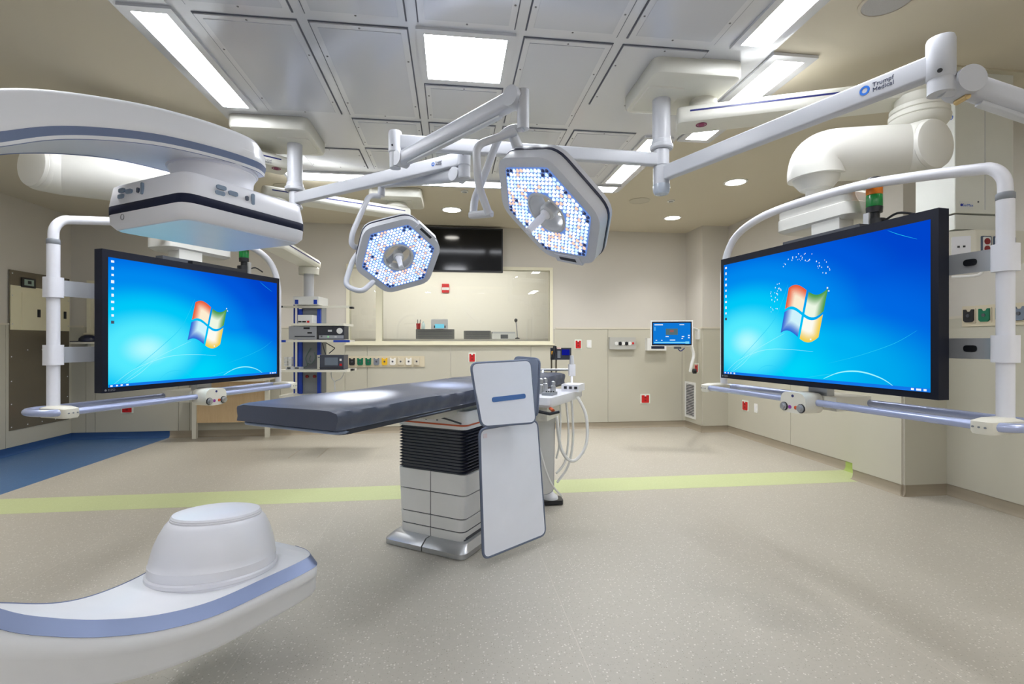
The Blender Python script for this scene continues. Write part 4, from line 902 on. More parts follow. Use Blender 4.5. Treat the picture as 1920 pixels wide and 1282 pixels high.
def big_screen(label, M, ns, sparkle, tower_x, camera_bar, tower_z=0.0):
    t = thing('large_screen', label, 'screen', M=M, group='large surgical screens')
    w, h = 1.376, .82; T = lambda x, y, z: M @ Vector((x, y, z))
    b2 = bmesh.new(); box(b2, (0, .03, 0), (w, .06, h), M); bz = obj('screen_housing', b2, BEZEL, t, bev=.006)
    x0, x1, z0, z1 = -w / 2 + .032, w / 2 - .032, -h / 2 + .03, h / 2 - .043
    b2 = bmesh.new(); box(b2, ((x0 + x1) / 2, -.0005, (z0 + z1) / 2), (x1 - x0, .004, z1 - z0), None); dp = obj('display_panel', b2, DESK, t, smooth=False, local=True)
    OFF = lambda k: M @ Matrix.Translation((0, -.0028 - .0004 * k, 0))
    W, Hh = x1 - x0, z1 - z0; X = lambda u: x0 + W * u; Z = lambda v: z0 + Hh * v
    # flag of four waving panes
    cx, cz, fw, fh = .0, .0, .335, .30
    def wave(u): return .035 * sin(u * 2 * pi * .92 + .5)
    for k, (a, b) in enumerate(((0, 1), (1, 1), (0, 0), (1, 0))):
        n = 10; u0 = .03 if a == 0 else .525; u1 = .475 if a == 0 else .97; v0 = .53 if b else .03; v1 = .97 if b else .47
        b2 = bmesh.new(); lay = b2.loops.layers.color.new('tone'); g = []
        for i in range(n + 1):
            row = []
            for j in range(n + 1):
                u = u0 + (u1 - u0) * i / n; v = v0 + (v1 - v0) * j / n
                x = cx + (u - .5) * fw * .82 + (v - .5) * fw * .19; z = cz + (v - .5) * fh * .92 + wave(u) * (1 if True else 0)
                e = max(abs(u - .5), abs(v - .5)) * 2; row.append((b2.verts.new(OFF(1) @ Vector((x, 0, z))), 1 - max(0, min(1, (e - .52) / .52))))
            g.append(row)
        for i in range(n):
            for j in range(n):
                q = [g[i][j], g[i + 1][j], g[i + 1][j + 1], g[i][j + 1]]; fc = b2.faces.new([s[0] for s in q])
                for lp, s in zip(fc.loops, q): lp[lay] = (s[1], s[1], s[1], 1)
        obj('flag_pane', b2, FLAG[k], t, smooth=False)
    # sweeping light lines, icons, task bar
    for pts, lw, m in (([(.60, .03), (.66, .075), (.72, .095), (.78, .09), (.84, .06), (.88, .02)], .011, LINE), ([(.02, .02), (.10, .12), (.20, .19), (.30, .23), (.42, .235), (.55, .22)], .005, LINE),
                       ([(.03, .02), (.14, .17), (.26, .34), (.34, .47), (.39, .62), (.42, .74)], .005, LINE2), ([(.05, .02), (.20, .2), (.32, .30), (.40, .36)], .004, LINE), ([(.22, .02), (.27, .085), (.32, .10), (.37, .08), (.41, .02)], .004, LINE2), ([(.06, .02), (.14, .1), (.22, .22)], .004, LINE),
                       ([(.48, .01), (.58, .05), (.66, .07)], .005, LINE2), ([(.62, .14), (.75, .20), (.88, .28), (.96, .36)], .003, LINE2), ([(.86, .99), (.90, .95), (.96, .90)], .003, LINE2)):
        obj('light_line', ribbon([(X(a), Z(b)) for a, b in pts], lw * .62, OFF(0)), m, t, smooth=False)
    for i in range(10):
        b2 = bmesh.new(); zz = .97 - i * .052; box(b2, (X(.017), 0, Z(zz)), (.013 if i % 3 else .017, .0006, .017 if i % 2 else .013), OFF(0)); obj('desktop_icon', b2, WGLOW if i != 9 else INK, t, smooth=False)
    b2 = bmesh.new(); box(b2, (X(.5), 0, Z(.011)), (W, .0004, Hh * .022), OFF(0)); obj('task_bar', b2, TASK, t, smooth=False)
    for a, ww in ((.012, .012), (.035, .01), (.055, .012), (.08, .014), (.945, .012), (.965, .02), (.985, .012)):
        b2 = bmesh.new(); box(b2, (X(a), 0, Z(.011)), (ww, .0005, .009), OFF(1)); obj('task_icon', b2, WGLOW, t, smooth=False)
    if sparkle:
        rnd = random.Random(3); b2 = bmesh.new()
        for i in range(64):
            a = rad(200 - 190 * rnd.random()); rr = .16 + .07 * rnd.random(); x = -.035 + rr * 1.0 * cos(a) * .95; z = .17 + rr * sin(a) * .75 - (.10 if cos(a) < -.6 else 0); s = .0022 + .0028 * rnd.random()
            box(b2, (x, 0, z), (s, .0005, s * 1.6), OFF(0))
        o = obj('sparkles', b2, WGLOW, t, smooth=False); o['kind'] = 'stuff'
    for sx, sz, s in ((.155, .125, .008), (.163, .108, .007), (.05, -.148, .009)):
        b2 = bmesh.new(); box(b2, (sx, 0, sz), (s, .0006, s), OFF(2) ); obj('flag_glint', b2, WGLOW, t, smooth=False)
    text_mesh('maker_lettering', 'EIZO', .018, MX(T(-w / 2 + .05, -.001, -h / 2 + .015), M.to_3x3() @ Vector((1, 0, 0)), M.to_3x3() @ Vector((0, 0, 1)), M.to_3x3() @ Vector((0, -1, 0))), MGREY, t)
    b2 = bmesh.new(); lathe(b2, [(.006, 0), (.006, .001), (.001, .0012)], frame(T(-w / 2 + .018, 0, -h / 2 + .015), M.to_3x3() @ Vector((0, -1, 0))), 14); obj('power_lamp', b2, MGREY, t)
    # tubular carrying frame
    yf = .15; fr = []
    arch = [(.833, .43), (.828, .50), (.79, .552), (.72, .572), (.455, .624), (.18, .664), (-.24, .678), (-.506, .66), (-.706, .596), (-.81, .48), (-.846, .33)]
    b2 = bmesh.new(); tube(b2, [T(ns * .833, yf, -.49), T(ns * .833, yf, .43)], .029, 16); obj('near_post', b2, WHITE2, t)
    b2 = bmesh.new(); tube(b2, [T(ns * .833, yf, .405)] + spline([T(ns * a, yf, b) for a, b in arch], 6) + [T(ns * -.846, yf, -.49)], .0245, 16); obj('arched_tube', b2, WHITE2, t)
    b2 = bmesh.new(); lathe(b2, [(.029, -.012), (.0305, -.01), (.0305, .012), (.026, .018)], M @ Matrix.Translation((ns * .833, yf, .425)), 20); obj('tube_collar', b2, MGREY, t)
    rl = []
    for cx_, a0 in ((.835, -pi / 2), (-.835, pi / 2)):
        for k in range(11):
            a = a0 + pi * k / 10; rl.append(T(cx_ + .135 * cos(a) * .72, yf - .005 + .135 * sin(a), -.494))
    b2 = bmesh.new(); tube(b2, rl, .0185, 12, closed=True); obj('handrail', b2, mat('periwinkle_rail', (168, 178, 212), .25, metal=.25), t)
    for sx in (ns * .845, -ns * .855):
        b2 = bmesh.new(); layers(b2, [(rrect(.07, .20, .025), -.525), (rrect(.08, .21, .03), -.515), (rrect(.08, .21, .03), -.475), (rrect(.06, .12, .025), -.464)], M @ Matrix.Translation((sx, yf - .065, 0))); obj('rail_fitting', b2, WARM, t, bev=.004)
        for k in (-.03, .0, .03): dot(t, T(sx + k * .7, yf - .171, -.497), M.to_3x3() @ Vector((0, -1, 0)), .004, MGREY, 'fitting_screw')
    BRK = mat('satin_bracket', (188, 191, 196), .3, metal=.3)
    for zz in (.178, -.19):
        b2 = bmesh.new(); box(b2, (ns * .72, .15, zz), (.26, .012, .088), M); obj('side_bracket', b2, BRK, t, bev=.003)
        b2 = bmesh.new(); box(b2, (-ns * .72, .15, zz), (.26, .012, .088), M); obj('side_bracket', b2, BRK, t, bev=.003)
        for sx in (ns * .833,):
            b2 = bmesh.new(); layers(b2, [(rrect(.078, .078, .03), zz - .055), (rrect(.078, .078, .03), zz + .055)], M @ Matrix.Translation((sx, yf, 0))); obj('post_clamp', b2, WHITE2, t, bev=.004)
        if sparkle: b2 = bmesh.new(); prism(b2, rrect(.05, .028, .0135, 5), 0, .003, frame(T(ns * .715, .143, zz), M.to_3x3() @ Vector((0, -1, 0)))); obj('cable_slot', b2, DARK, t)
    # grip block and lower carrier
    b2 = bmesh.new(); layers(b2, [(rpoly([(-.085, -.06), (.085, -.06), (.085, .055), (-.085, .055)], .05), -.045), (rpoly([(-.085, -.06), (.085, -.06), (.085, .055), (-.085, .055)], .05), .075)], frame(T(0, -.0, -.497), M.to_3x3() @ Vector((0, -1, 0)))); obj('grip_block', b2, WARM, t, bev=.014, seg=3)
    fy = M.to_3x3() @ Vector((0, -1, 0))
    for kx, r, m in ((-.058, .021, METAL), (.058, .021, METAL)):
        b2 = bmesh.new(); lathe(b2, [(.022, 0), (.022, .010), (.016, .011), (.015, .02), (.004, .022)], frame(T(kx, -.075, -.525), fy), 20); k_ = obj('control_knob', b2, METAL, t)
        b2 = bmesh.new(); lathe(b2, [(.0245, -.002), (.0245, .006), (.02, .006)], frame(T(kx, -.075, -.525), fy), 20); obj('knob_ring', b2, DARK, t)
    for kx, c in ((-.018, mat('purple_dot', (140, 60, 150), .4)), (.022, mat('orange_dot', (206, 84, 40), .4))):
        b2 = bmesh.new(); lathe(b2, [(.010, 0), (.010, .004), (.002, .005)], frame(T(kx, -.075, -.525), fy), 14); obj('push_button', b2, c, t)
    dot(t, T(.0, -.0755, -.462), fy, .008, NAVY, 'brake_button')
    b2 = bmesh.new(); box(b2, (-ns * .0 + .03, .17, -.495), (.26, .24, .075), M); obj('carrier_block', b2, WARM, t, bev=.018, seg=3)
    b2 = bmesh.new(); box(b2, (.03, .09, -.43), (.12, .05, .07), M); obj('carrier_neck', b2, METAL, t, bev=.004)
    # mount on the back of the screen, up to the boom neck
    b2 = bmesh.new(); layers(b2, [(rrect(.46, .20, .05), .46), (rrect(.52, .24, .06), .48), (rrect(.52, .24, .06), .545), (rrect(.51, .23, .06), .55), (rrect(.51, .23, .06), .595), (rrect(.44, .16, .06), .620)], M @ Matrix.Translation((-.10 * ns, .26, .055))); obj('boom_head', b2, ELB, t, ang=35)
    b2 = bmesh.new(); lathe(b2, [(.10, .665), (.095, .685), (.07, .692), (.062, .72)], M @ Matrix.Translation((-.16 * ns, .26, 0)), 28); obj('head_swivel', b2, ELB, t)
    b2 = bmesh.new(); box(b2, (0, .13, .2), (.5, .06, .5), M); obj('back_plate', b2, DGREY, t, bev=.01)
    b2 = bmesh.new(); box(b2, (0, .2, .4), (.18, .1, .25), M); obj('back_carrier', b2, ELB, t, bev=.02)
    if camera_bar:
        b2 = bmesh.new(); box(b2, (.12, .03, h / 2 + .012), (.46, .04, .024), M); obj('camera_bar', b2, DARK, t, bev=.004)
    # stacked signal lamp
    st = thing('signal_lamp', ('stacked green and amber signal lamp behind the wall-side screen' if sparkle else 'stacked green signal lamp behind the screen under the detector'), 'signal lamp', M=M @ Matrix.Translation((tower_x, .21, h / 2)))
    S_ = M @ Matrix.Translation((tower_x, .215, h / 2 - .09 + tower_z)); z_ = .09
    for nm, pf, m in (('lamp_bracket', [(.05, z_ - .03), (.05, z_ + .05), (.02, z_ + .055)], DARK), ('lamp_stem', [(.024, z_ + .05), (.024, z_ + .09)], DARK), ('lamp_base', [(.036, z_ + .085), (.038, z_ + .115), (.036, z_ + .117)], DARK),
                      ('green_lens', [(.036, z_ + .117), (.037, z_ + .12), (.037, z_ + .175), (.036, z_ + .178)], mat('green_lens', (24, 130, 58), .2, emit=.06)), ('amber_lens', [(.036, z_ + .18), (.037, z_ + .183), (.037, z_ + .238), (.036, z_ + .241)], mat('amber_lens', (206, 112, 24), .2, emit=.06)), ('lamp_cap', [(.037, z_ + .241), (.037, z_ + .262), (.03, z_ + .27), (.003, z_ + .272)], DARK)):
        b2 = bmesh.new(); lathe(b2, pf, S_, 22); obj(nm, b2, m, st)
    b2 = bmesh.new(); box(b2, (0, -.052, z_ + .03), (.03, .012, .1), S_); obj('bracket_bar', b2, METAL, st)
    b2 = bmesh.new(); tube(b2, spline([S_ @ Vector((.05, 0, z_ + .03)), S_ @ Vector((.12, 0, z_ + .055)), S_ @ Vector((.20, 0, z_ + .03))], 5), .006, 8); obj('lamp_cable', b2, DARK, st)
    return t
sR = MX(R(1.635, 2.7515, .162), RV(.262, -.965), RV(.965, .262), Vector((0, 0, 1)))
sL = MX(R(-2.1305, 3.4365, .119), RV(.272, .962), RV(-.962, .272), Vector((0, 0, 1)))
big_screen('large glowing blue screen beside the wall-mounted utility column, with sparkles over its flag logo', sR, 1, True, .237, False, .02)
big_screen('large glowing blue screen below the x-ray detector, near the steel wall panel', sL, -1, False, .537, True, .04)
# ================================================================== equipment pendant at the back
bE = thing('equipment_boom', 'double jointed ceiling boom reaching from the far cover to the shelf pendant', 'boom arm', R(-1.45, 5.95, 1.677))
c3x, c3y = -.66, 6.02
lat3 = lambda x, y: (x * CH - y * SH, x * SH + y * CH)
s3 = lat3(c3x, c3y)
boom_arm(bE, (s3[0] + .12, s3[1] + .05), (-2.58, 5.06))
b2 = bmesh.new(); lathe(b2, [(.13, HC + 1.595), (.14, HC + 1.615), (.12, HC + 1.645), (.11, HC + 1.672)], Matrix.Translation((c3x, c3y, 0)), 28); obj('ceiling_pivot', b2, COVW, bE)
q = R(-2.46, 5.12, 0); b2 = bmesh.new(); vcyl(b2, q.x, q.y, HC + 1.06, HC + 1.49, .10); obj('drop_shaft', b2, COVW, bE)
boom_arm(bE, (-2.44, 4.98), (-2.62, 6.42), u0=.955, u1=1.065)
EQ = R(-2.60, 6.28, 0)
b2 = bmesh.new(); lathe(b2, [(.10, HC + .90), (.122, HC + .86), (.122, HC + .885), (.125, HC + .94), (.11, HC + .96)], Matrix.Translation((EQ.x, EQ.y, 0)), 28); obj('lower_swivel', b2, COVW, bE)
b2 = bmesh.new(); vcyl(b2, EQ.x, EQ.y, HC + .57, HC + .90, .062); obj('pendant_tube', b2, ARMW, bE)
KX = .00685        # metres per image pixel; the rack is laid out in image coordinates
EM = MX(Vector((EQ.x, EQ.y, 0)), RV(1, 0, 0), RV(0, 1, 0), Vector((0, 0, 1)))
def EP(x): return (x - 579) * KX
def EZ(y): return HC + (641 - y) * KX
pend = thing('shelf_pendant', 'pendant shelf rack with blue rails hanging near the viewing window', 'shelf rack', M=EM)
def eb(name, x0, x1, y0, y1, d0, d1, m, par=None, bev=.004):
    b2 = bmesh.new(); bx(EP(x0), EP(x1), d0, d1, EZ(y1), EZ(y0), b2); return obj(name, b2, m, par or pend, bev=bev, seg=1, local=True)
eb('head_box', 560, 606, 558, 573, -.16, .16, WHITE, bev=.012)
for x in (563.5, 597.5): eb('blue_corner', x, x + 6, 564, 572, -.165, -.15, BLUE)
eb('column_body', 567, 604, 573, 742, -.02, .14, MGREY)
for x in (563, 597.5): eb('blue_edge', x, x + 6, 580, 742, -.05, -.015, BLUE)
for x in (549, 556): 
    b2 = bmesh.new(); cyl(b2, (EP(x + 1.5), .02, EZ(745)), (EP(x + 1.5), .02, EZ(566)), .010, n=10); obj('side_post', b2, BLUE, pend, local=True)
SHW = mat('shelf_cream', (226, 224, 212), .4)
for nm, x0, x1, y, m in (('top_rail', 536, 660, 576, SHW), ('shelf', 562, 656, 609.5, SHW), ('shelf', 545, 658, 639, SHW), ('shelf', 535, 662, 693, SHW), ('shelf', 540, 668, 739, SHW)):
    eb(nm, x0, x1, y - 2, y + 2.2, -.24 if nm == 'shelf' else -.10, .14 if nm == 'shelf' else -.06, m)
for x0, x1 in ((533, 552), (639, 667)): eb('blue_grip', x0, x1, 637.5, 641.5, -.27, -.235, BLUE)
for x0, x1, y in ((528, 537, 576), (660, 666, 578), (530, 536, 693), (662, 667, 692)): eb('rail_end', x0, x1, y - 1.8, y + 1.8, -.11, -.05, DARK)
for x in (577, 591): 
    b2 = bmesh.new(); lathe(b2, [(.02, 0), (.02, .012), (.004, .014)], MX(Vector((EP(x), -.02, EZ(705))), Vector((1, 0, 0)), Vector((0, 0, 1)), Vector((0, -1, 0))), 14); obj('red_socket', b2, DRED, pend, local=True)
for y in (614, 622, 630): eb('side_socket', 545, 551, y, y + 5, -.02, .02, WHITE)
for r_ in range(3):
    for c_ in range(2): eb('side_outlet', 534 + 8 * c_, 540 + 8 * c_, 669 + 6 * r_, 674 + 6 * r_, -.02, .03, WHITE)
def device(name, label, x0, x1, y0, y1, d0, d1, m, parts):
    b0 = EM @ Vector((EP((x0 + x1) / 2), d0, EZ(y1)))
    t = thing(name, label, 'device', M=MX(b0, EM.to_3x3() @ Vector((1, 0, 0)), EM.to_3x3() @ Vector((0, 1, 0)), Vector((0, 0, 1))), group='devices on the shelf pendant')
    mid = EP((x0 + x1) / 2); z0 = EZ(y1)
    b2 = bmesh.new(); bx(EP(x0) - mid, EP(x1) - mid, 0, d1 - d0, 0, EZ(y0) - z0, b2); obj('case', b2, m, t, bev=.005, seg=1, local=True)
    for nm, a0, a1, c0, c1, mm in parts:
        b2 = bmesh.new()
        if nm == 'dial':
            lathe(b2, [(a1, 0), (a1, .012), (a1 * .7, .014), (.003, .014)], MX(Vector((EP(a0) - mid, 0, EZ(c0) - z0)), Vector((1, 0, 0)), Vector((0, 0, 1)), Vector((0, -1, 0))), 20)
        else: bx(EP(a0) - mid, EP(a1) - mid, -.006, .002, EZ(c1) - z0, EZ(c0) - z0, b2)
        obj(nm, b2, mm, t, local=True)
    return t
CHAR = mat('charcoal_front', (52, 54, 62), .4); SILV = mat('silver_case', (168, 171, 178), .35, metal=.3)
device('camera_box', 'small white box device on the upper pendant shelf', 571, 597, 592, 607, -.2, -.055, WHITE, [('key_row', 572, 578, 603, 605.5, DARK), ('key_row', 579.5, 586, 603, 605.5, DARK), ('red_key', 588, 592, 602.5, 606, RED)])
device('recorder', 'grey flat recorder on the middle pendant shelf', 556, 606, 612.5, 636.5, -.22, -.055, SILV, [('label_strip', 583, 594, 614.5, 618, DARK), ('label_strip', 590, 598, 623, 626, DARK), ('slot', 567, 603, 630, 632, CHAR)])
device('light_source', 'black fronted unit with round white dial on the middle pendant shelf', 609, 656, 612, 636.5, -.22, -.055, CHAR, [('lower_panel', 611, 655, 629, 635, SILV), ('dial', 648, .036, 621, 0, WHITE), ('display', 627, 634, 619, 622.5, STEELGREY), ('green_lamp', 626, 629, 630, 633, mat('green_key', (140, 214, 150), .4, emit=.4)), ('key', 614, 617, 629.5, 632.5, DARK), ('key', 639, 643, 630, 633, WHITE)])
device('pump_unit', 'dark unit with grey display on the lower pendant shelf', 612, 655, 664.5, 690.5, -.22, -.055, mat('blue_charcoal_front', (66, 70, 84), .4), [('display', 621, 645, 669, 683, mat('lcd_grey', (112, 122, 136), .25)), ('red_key', 648, 652, 680, 684, RED), ('white_key', 648, 651.5, 671, 675, WHITE), ('foot_strip', 612, 655, 686.5, 688, CHAR)])
device('adapter_box', 'pale side box beside the dark unit on the lower pendant shelf', 605, 611.5, 664.5, 690.5, -.18, -.055, WARM, [('vent', 606.5, 610, 668, 670, MGREY)])
device('power_strip', 'small power strip lying on the lower pendant shelf', 549, 575, 686.5, 690.8, -.2, -.1, STEELGREY, [('socket', 552, 558, 687, 689, DARK), ('socket', 566, 573, 687, 689, DARK)])
CAB = mat('teal_grey_cable', (92, 112, 108), .5)
for k, pts in enumerate(([(586, 652), (580, 662), (576, 672), (579, 684), (573, 688)], [(594, 660), (595, 672), (588, 681), (581, 680)], [(588, 666), (586, 672), (588, 678)])):
    b2 = bmesh.new(); tube(b2, spline([(EP(x), -.05 - .02 * k, EZ(y)) for x, y in pts], 5), .007, 8); obj('cable', b2, CAB, pend, local=True)
for pts in ([(617, 643), (629, 650), (632, 653), (622, 662)], [(610, 643), (613, 655), (616, 664)]):
    b2 = bmesh.new(); tube(b2, spline([(EP(x), -.10, EZ(y)) for x, y in pts], 5), .006, 8); obj('cable', b2, DGREY, pend, local=True)
b2 = bmesh.new(); tube(b2, spline([(EP(x), -.12, EZ(y)) for x, y in [(627, 695), (628, 706), (633, 714), (634, 730)]], 5), .008, 8); obj('cable', b2, STEELGREY, pend, local=True)
b2 = bmesh.new(); tube(b2, spline([(EP(x), -.12, EZ(y)) for x, y in [(634, 713), (645, 708), (651, 697)]], 5), .006, 8); obj('cable', b2, STEELGREY, pend, local=True)

# ================================================================== wall-side utility column hanging from the ceiling
col = thing('supply_column', 'tall white ceiling supply column with lettering behind the wall-side screen', 'supply column', (3.46, 3.0, HZ))
cx0, cx1, cy0, cy1 = 3.26, 3.70, 2.83, 3.11
b2 = bmesh.new(); prism(b2, rpoly([(cx0, cy0), (cx1, cy0), (cx1, cy1), (cx0, cy1)], .008), 2.225, HZ - .012); obj('column_shell', b2, mat('column_pale', (216, 218, 212), .4), col, bev=.004)
b2 = bmesh.new(); prism(b2, rpoly([(cx0 + .012, cy0 + .012), (cx1 - .012, cy0 + .012), (cx1 - .012, cy1), (cx0 + .012, cy1)], .008), 2.12, 2.215); obj('column_collar', b2, MATS['column_pale'], col, bev=.004)
b2 = bmesh.new(); prism(b2, rpoly([(cx0 - .03, cy0 + .03), (cx0 + .09, cy0 - .05), (cx1 + .04, cy0 - .05), (cx1 + .04, cy1), (cx0 - .03, cy1)], .01), 1.90, 2.105); obj('outlet_head', b2, WARM, col, bev=.006)
b2 = bmesh.new(); box(b2, ((cx0 + cx1) / 2 - .0, cy0 - .001, 2.7), (.003, .004, .9)); obj('shell_joint', b2, STEELGREY, col)
for i, x in enumerate((cx0 + .165, cx0 + .255, cx0 + .345)):
    b2 = bmesh.new(); prism(b2, rrect(.075, .12, .01), 0, .006, frame((x, cy0 - .05, 2.005), (0, -1, 0))); o = obj('outlet_surround', b2, mat('slate_outlet', (84, 98, 120), .4), col)
    b2 = bmesh.new(); prism(b2, rrect(.056, .106, .008), 0, .009, frame((x, cy0 - .05, 2.005), (0, -1, 0))); obj('outlet_plate', b2, WHITE, o)
    for k in (-.024, .024): b2 = bmesh.new(); lathe(b2, [(.021, 0), (.021, .012), (.003, .013)], frame((x, cy0 - .05, 2.005 + k), (0, -1, 0)), 16); obj('red_socket', b2, DRED, o)
nd = Vector((-.08, -.12, 0)).normalized(); pc = Vector((cx0 + .03, cy0 - .01, 2.005)); f = frame(pc, nd)
b2 = bmesh.new(); prism(b2, rrect(.095, .125, .006), 0, .006, f); o = obj('data_plate', b2, WHITE2, col)
for k in (-.014, .014): b2 = bmesh.new(); box(b2, (k, -.005, .007), (.012, .012, .004), f); obj('data_port', b2, DARK, o)
b2 = bmesh.new(); prism(b2, rrect(.06, .12, .01), 0, .008, frame((cx0 - .03, cy0 + .16, 2.0), (-1, 0, 0))); o = obj('outlet_plate', b2, mat('slate_outlet', (84, 98, 120), .4), col)
for k in (-.024, .024): b2 = bmesh.new(); lathe(b2, [(.021, 0), (.021, .012), (.003, .013)], frame((cx0 - .03, cy0 + .16, 2.0 + k), (-1, 0, 0)), 16); obj('red_socket', b2, DRED, o)
b2 = bmesh.new(); tube(b2, spline([(cx0 - .05, cy0 + .10, 1.93), (cx0 + .0, cy0 - .05, 1.925), (cx0 + .05, cy0 - .10, 1.91), (cx0 + .06, cy0 - .12, 1.85), (cx0 + .02, cy0 - .12, 1.80), (cx0 - .05, cy0 - .02, 1.80)], 6), .009, 8); obj('white_cable', b2, HOSE, col)
dot(col, Vector((cx0 + .17, cy0, 2.30)), (0, -1, 0), .006, DGREY, 'shell_screw')
TXT = mat('lettering_blue', (50, 96, 190), .5)
text_mesh('lettering', 'Mizuho', .06, MX(Vector((cx0 - .001, cy0 + .10, 2.86)), Vector((0, -1, 0)), Vector((0, 0, 1)), Vector((-1, 0, 0))), TXT, col)
b2 = bmesh.new(); prism(b2, rrect(.10, .05, .004), 0, .001, frame((cx0 + .08, cy0, 2.275), (0, -1, 0))); obj('maker_plate', b2, mat('plate_pale', (212, 214, 212), .4), col)
text_mesh('lettering', 'SurMax', .026, MX(Vector((cx0 + .092, cy0 - .0012, 2.275)), Vector((1, 0, 0)), Vector((0, 0, 1)), Vector((0, -1, 0))), TXT, col)
dot(col, Vector((cx0 + .045, cy0 - .001, 2.276)), (0, -1, 0), .009, mat('deep_blue_dot', (20, 40, 160), .4), 'maker_dot')
pm = thing('ceiling_hatch', 'square access plate in the ceiling above the supply column', 'hatch', (3.54, 3.05, HZ)); obj('hatch_plate', bx(3.22, 3.80, 2.79, 3.32, HZ - .012, HZ - .001), mat('hatch_beige', (196, 190, 170), .6), pm, bev=.003); dot(pm, Vector((3.55, 2.9, HZ - .012)), (0, 0, -1), .009, DGREY, 'hatch_lock')

# ================================================================== things on the walls
YW = YB - PT          # face of the wainscot
PLATE = mat('outlet_plate_white', (218, 226, 216), .45)
def red_outlet(M, label, k=1.0):
    t = thing('red_outlet', label, 'outlet', M=M, group='red wall outlets')
    for nm, w, h, d0, d1, dz, m in (('cover_plate', .112 * k, .152, 0, .006, 0, PLATE), ('socket_block', .084 * k, .12, .004, .012, -.004, RED)):
        b2 = bmesh.new(); prism(b2, rrect(w, h, .008), d0, d1, Matrix.Translation((0, dz, 0))); obj(nm, b2, m, t, local=True, bev=.0015, seg=1)
    b2 = bmesh.new(); box(b2, (0, .05, .0125), (.026, .02, .004)); obj('indicator', b2, WHITE, t, local=True)
    for k in (-.026, .020): b2 = bmesh.new(); box(b2, (0, k, .0125), (.03, .024, .002)); obj('socket', b2, DRED, t, local=True)
def wallf(x, z, y=YW): return MX(Vector((x, y, z)), Vector((1, 0, 0)), Vector((0, 0, 1)), Vector((0, -1, 0)))
def sidef(x, y, z): return MX(Vector((x, y, z)), Vector((0, -1, 0)), Vector((0, 0, 1)), Vector((-1, 0, 0)))
red_outlet(wallf(.305, 1.14), 'red wall outlet just above the white shield, under the viewing window')
red_outlet(wallf(1.988, 1.345), 'red wall outlet beside the white light switch')
red_outlet(wallf(3.10, .463), 'red wall outlet low on the far wall below the small wall monitor', 1.45)
red_outlet(wallf(-4.61, .44), 'red wall outlet low on the far wall under the handrail of the screen', 1.45)
red_outlet(sidef(4.22 - PT, 6.63, .462), 'red wall outlet low beside a white blank plate under the large screen', 1.4)
red_outlet(sidef(3.80 - PT, 7.25, .975), 'red wall outlet on the short return wall behind the monitor arm')
def white_plate(M, label, nm='light_switch', cat='switch'):
    t = thing(nm, label, cat, M=M, group='white wall plates'); b2 = bmesh.new(); prism(b2, rrect(.075, .125, .008), 0, .006); obj('cover_plate', b2, WHITE, t, local=True, bev=.0015, seg=1)
    b2 = bmesh.new(); box(b2, (0, 0, .008), (.03, .06, .006)); obj('rocker', b2, WHITE2, t, local=True)
white_plate(wallf(2.168, 1.35), 'white light switch beside the red outlet on the far wall')
white_plate(sidef(4.22 - PT, 6.38, .458), 'white plate low on the wall beside a red outlet under the large screen')
# medical gas rail
gr_ = thing('gas_outlet_rail', 'beige wall rail with nine coloured gas outlets below the window', 'outlet rail', (-1.0, YW, 1.08))
obj('rail_plate', bx(-1.56, -.42, YW - .012, YW, 1.0, 1.165), mat('rail_beige', (206, 196, 172), .5), gr_, bev=.004, seg=1)
GC = [(30, 30, 34), (0, 104, 74), (0, 104, 74), (120, 126, 138), (226, 180, 30), (232, 230, 226), (206, 198, 180), (232, 230, 226), (206, 198, 180)]
def gas(parent, M, rgb):
    b2 = bmesh.new(); prism(b2, rrect(.104, .13, .012), 0, .006, M); o = obj('outlet_plate', b2, MATS['rail_beige'], parent)
    b2 = bmesh.new(); prism(b2, rpoly([(-.042, -.04), (-.026, -.055), (.026, -.055), (.042, -.04), (.042, .055), (.024, .055), (.014, .036), (-.014, .036), (-.024, .055), (-.042, .055)], .004, 2), .004, .018, M); obj('gas_face', b2, mat('gas_%d_%d_%d' % rgb, rgb, .45), o)
    b2 = bmesh.new(); lathe(b2, [(.014, .016), (.014, .024), (.006, .025)], M, 12); obj('gas_port', b2, DGREY, o)
for i, c in enumerate(GC): gas(gr_, wallf(-1.495 + i * .1195, 1.085, YW - .012), c)
gs = thing('gas_outlet_rail', 'short wall rail with black, green and grey gas outlets beside the large screen post', 'outlet rail', (4.44, 3.55, 1.6))
obj('rail_plate', bx(4.46 - PT - .014, 4.46 - PT, 3.0, 3.79, 1.515, 1.69), MATS['rail_beige'], gs, bev=.004, seg=1)
for y, c in ((3.725, GC[0]), (3.60, GC[1]), (3.47, GC[1]), (3.345, (110, 122, 140))): gas(gs, sidef(4.46 - PT - .014, y, 1.605), c)
# speaker/gauge panel, small screen box, wall monitor
gp = thing('gauge_panel', 'grey alarm panel with round gauges on the far wall', 'panel', (2.7, YW, 1.36))
obj('panel_box', bx(2.49, 2.92, YW - .06, YW, 1.262, 1.455), mat('panel_grey', (176, 176, 172), .4), gp, bev=.006)
for i, (x, c) in enumerate(((2.60, WHITE), (2.66, DARK), (2.71, WHITE), (2.765, DARK), (2.82, WHITE))):
    b2 = bmesh.new(); lathe(b2, [(.03, 0), (.03, .008), (.022, .01), (.003, .01)], wallf(x, 1.355, YW - .06), 16); obj('gauge', b2, c, gp)
b2 = bmesh.new(); lathe(b2, [(.018, 0), (.018, .01), (.003, .011)], wallf(2.872, 1.36, YW - .06), 14); obj('red_lamp', b2, RED, gp)
wt = thing('wall_terminal', 'white wall terminal with dark screen partly behind the small monitor', 'terminal', (3.26, YW, 1.34))
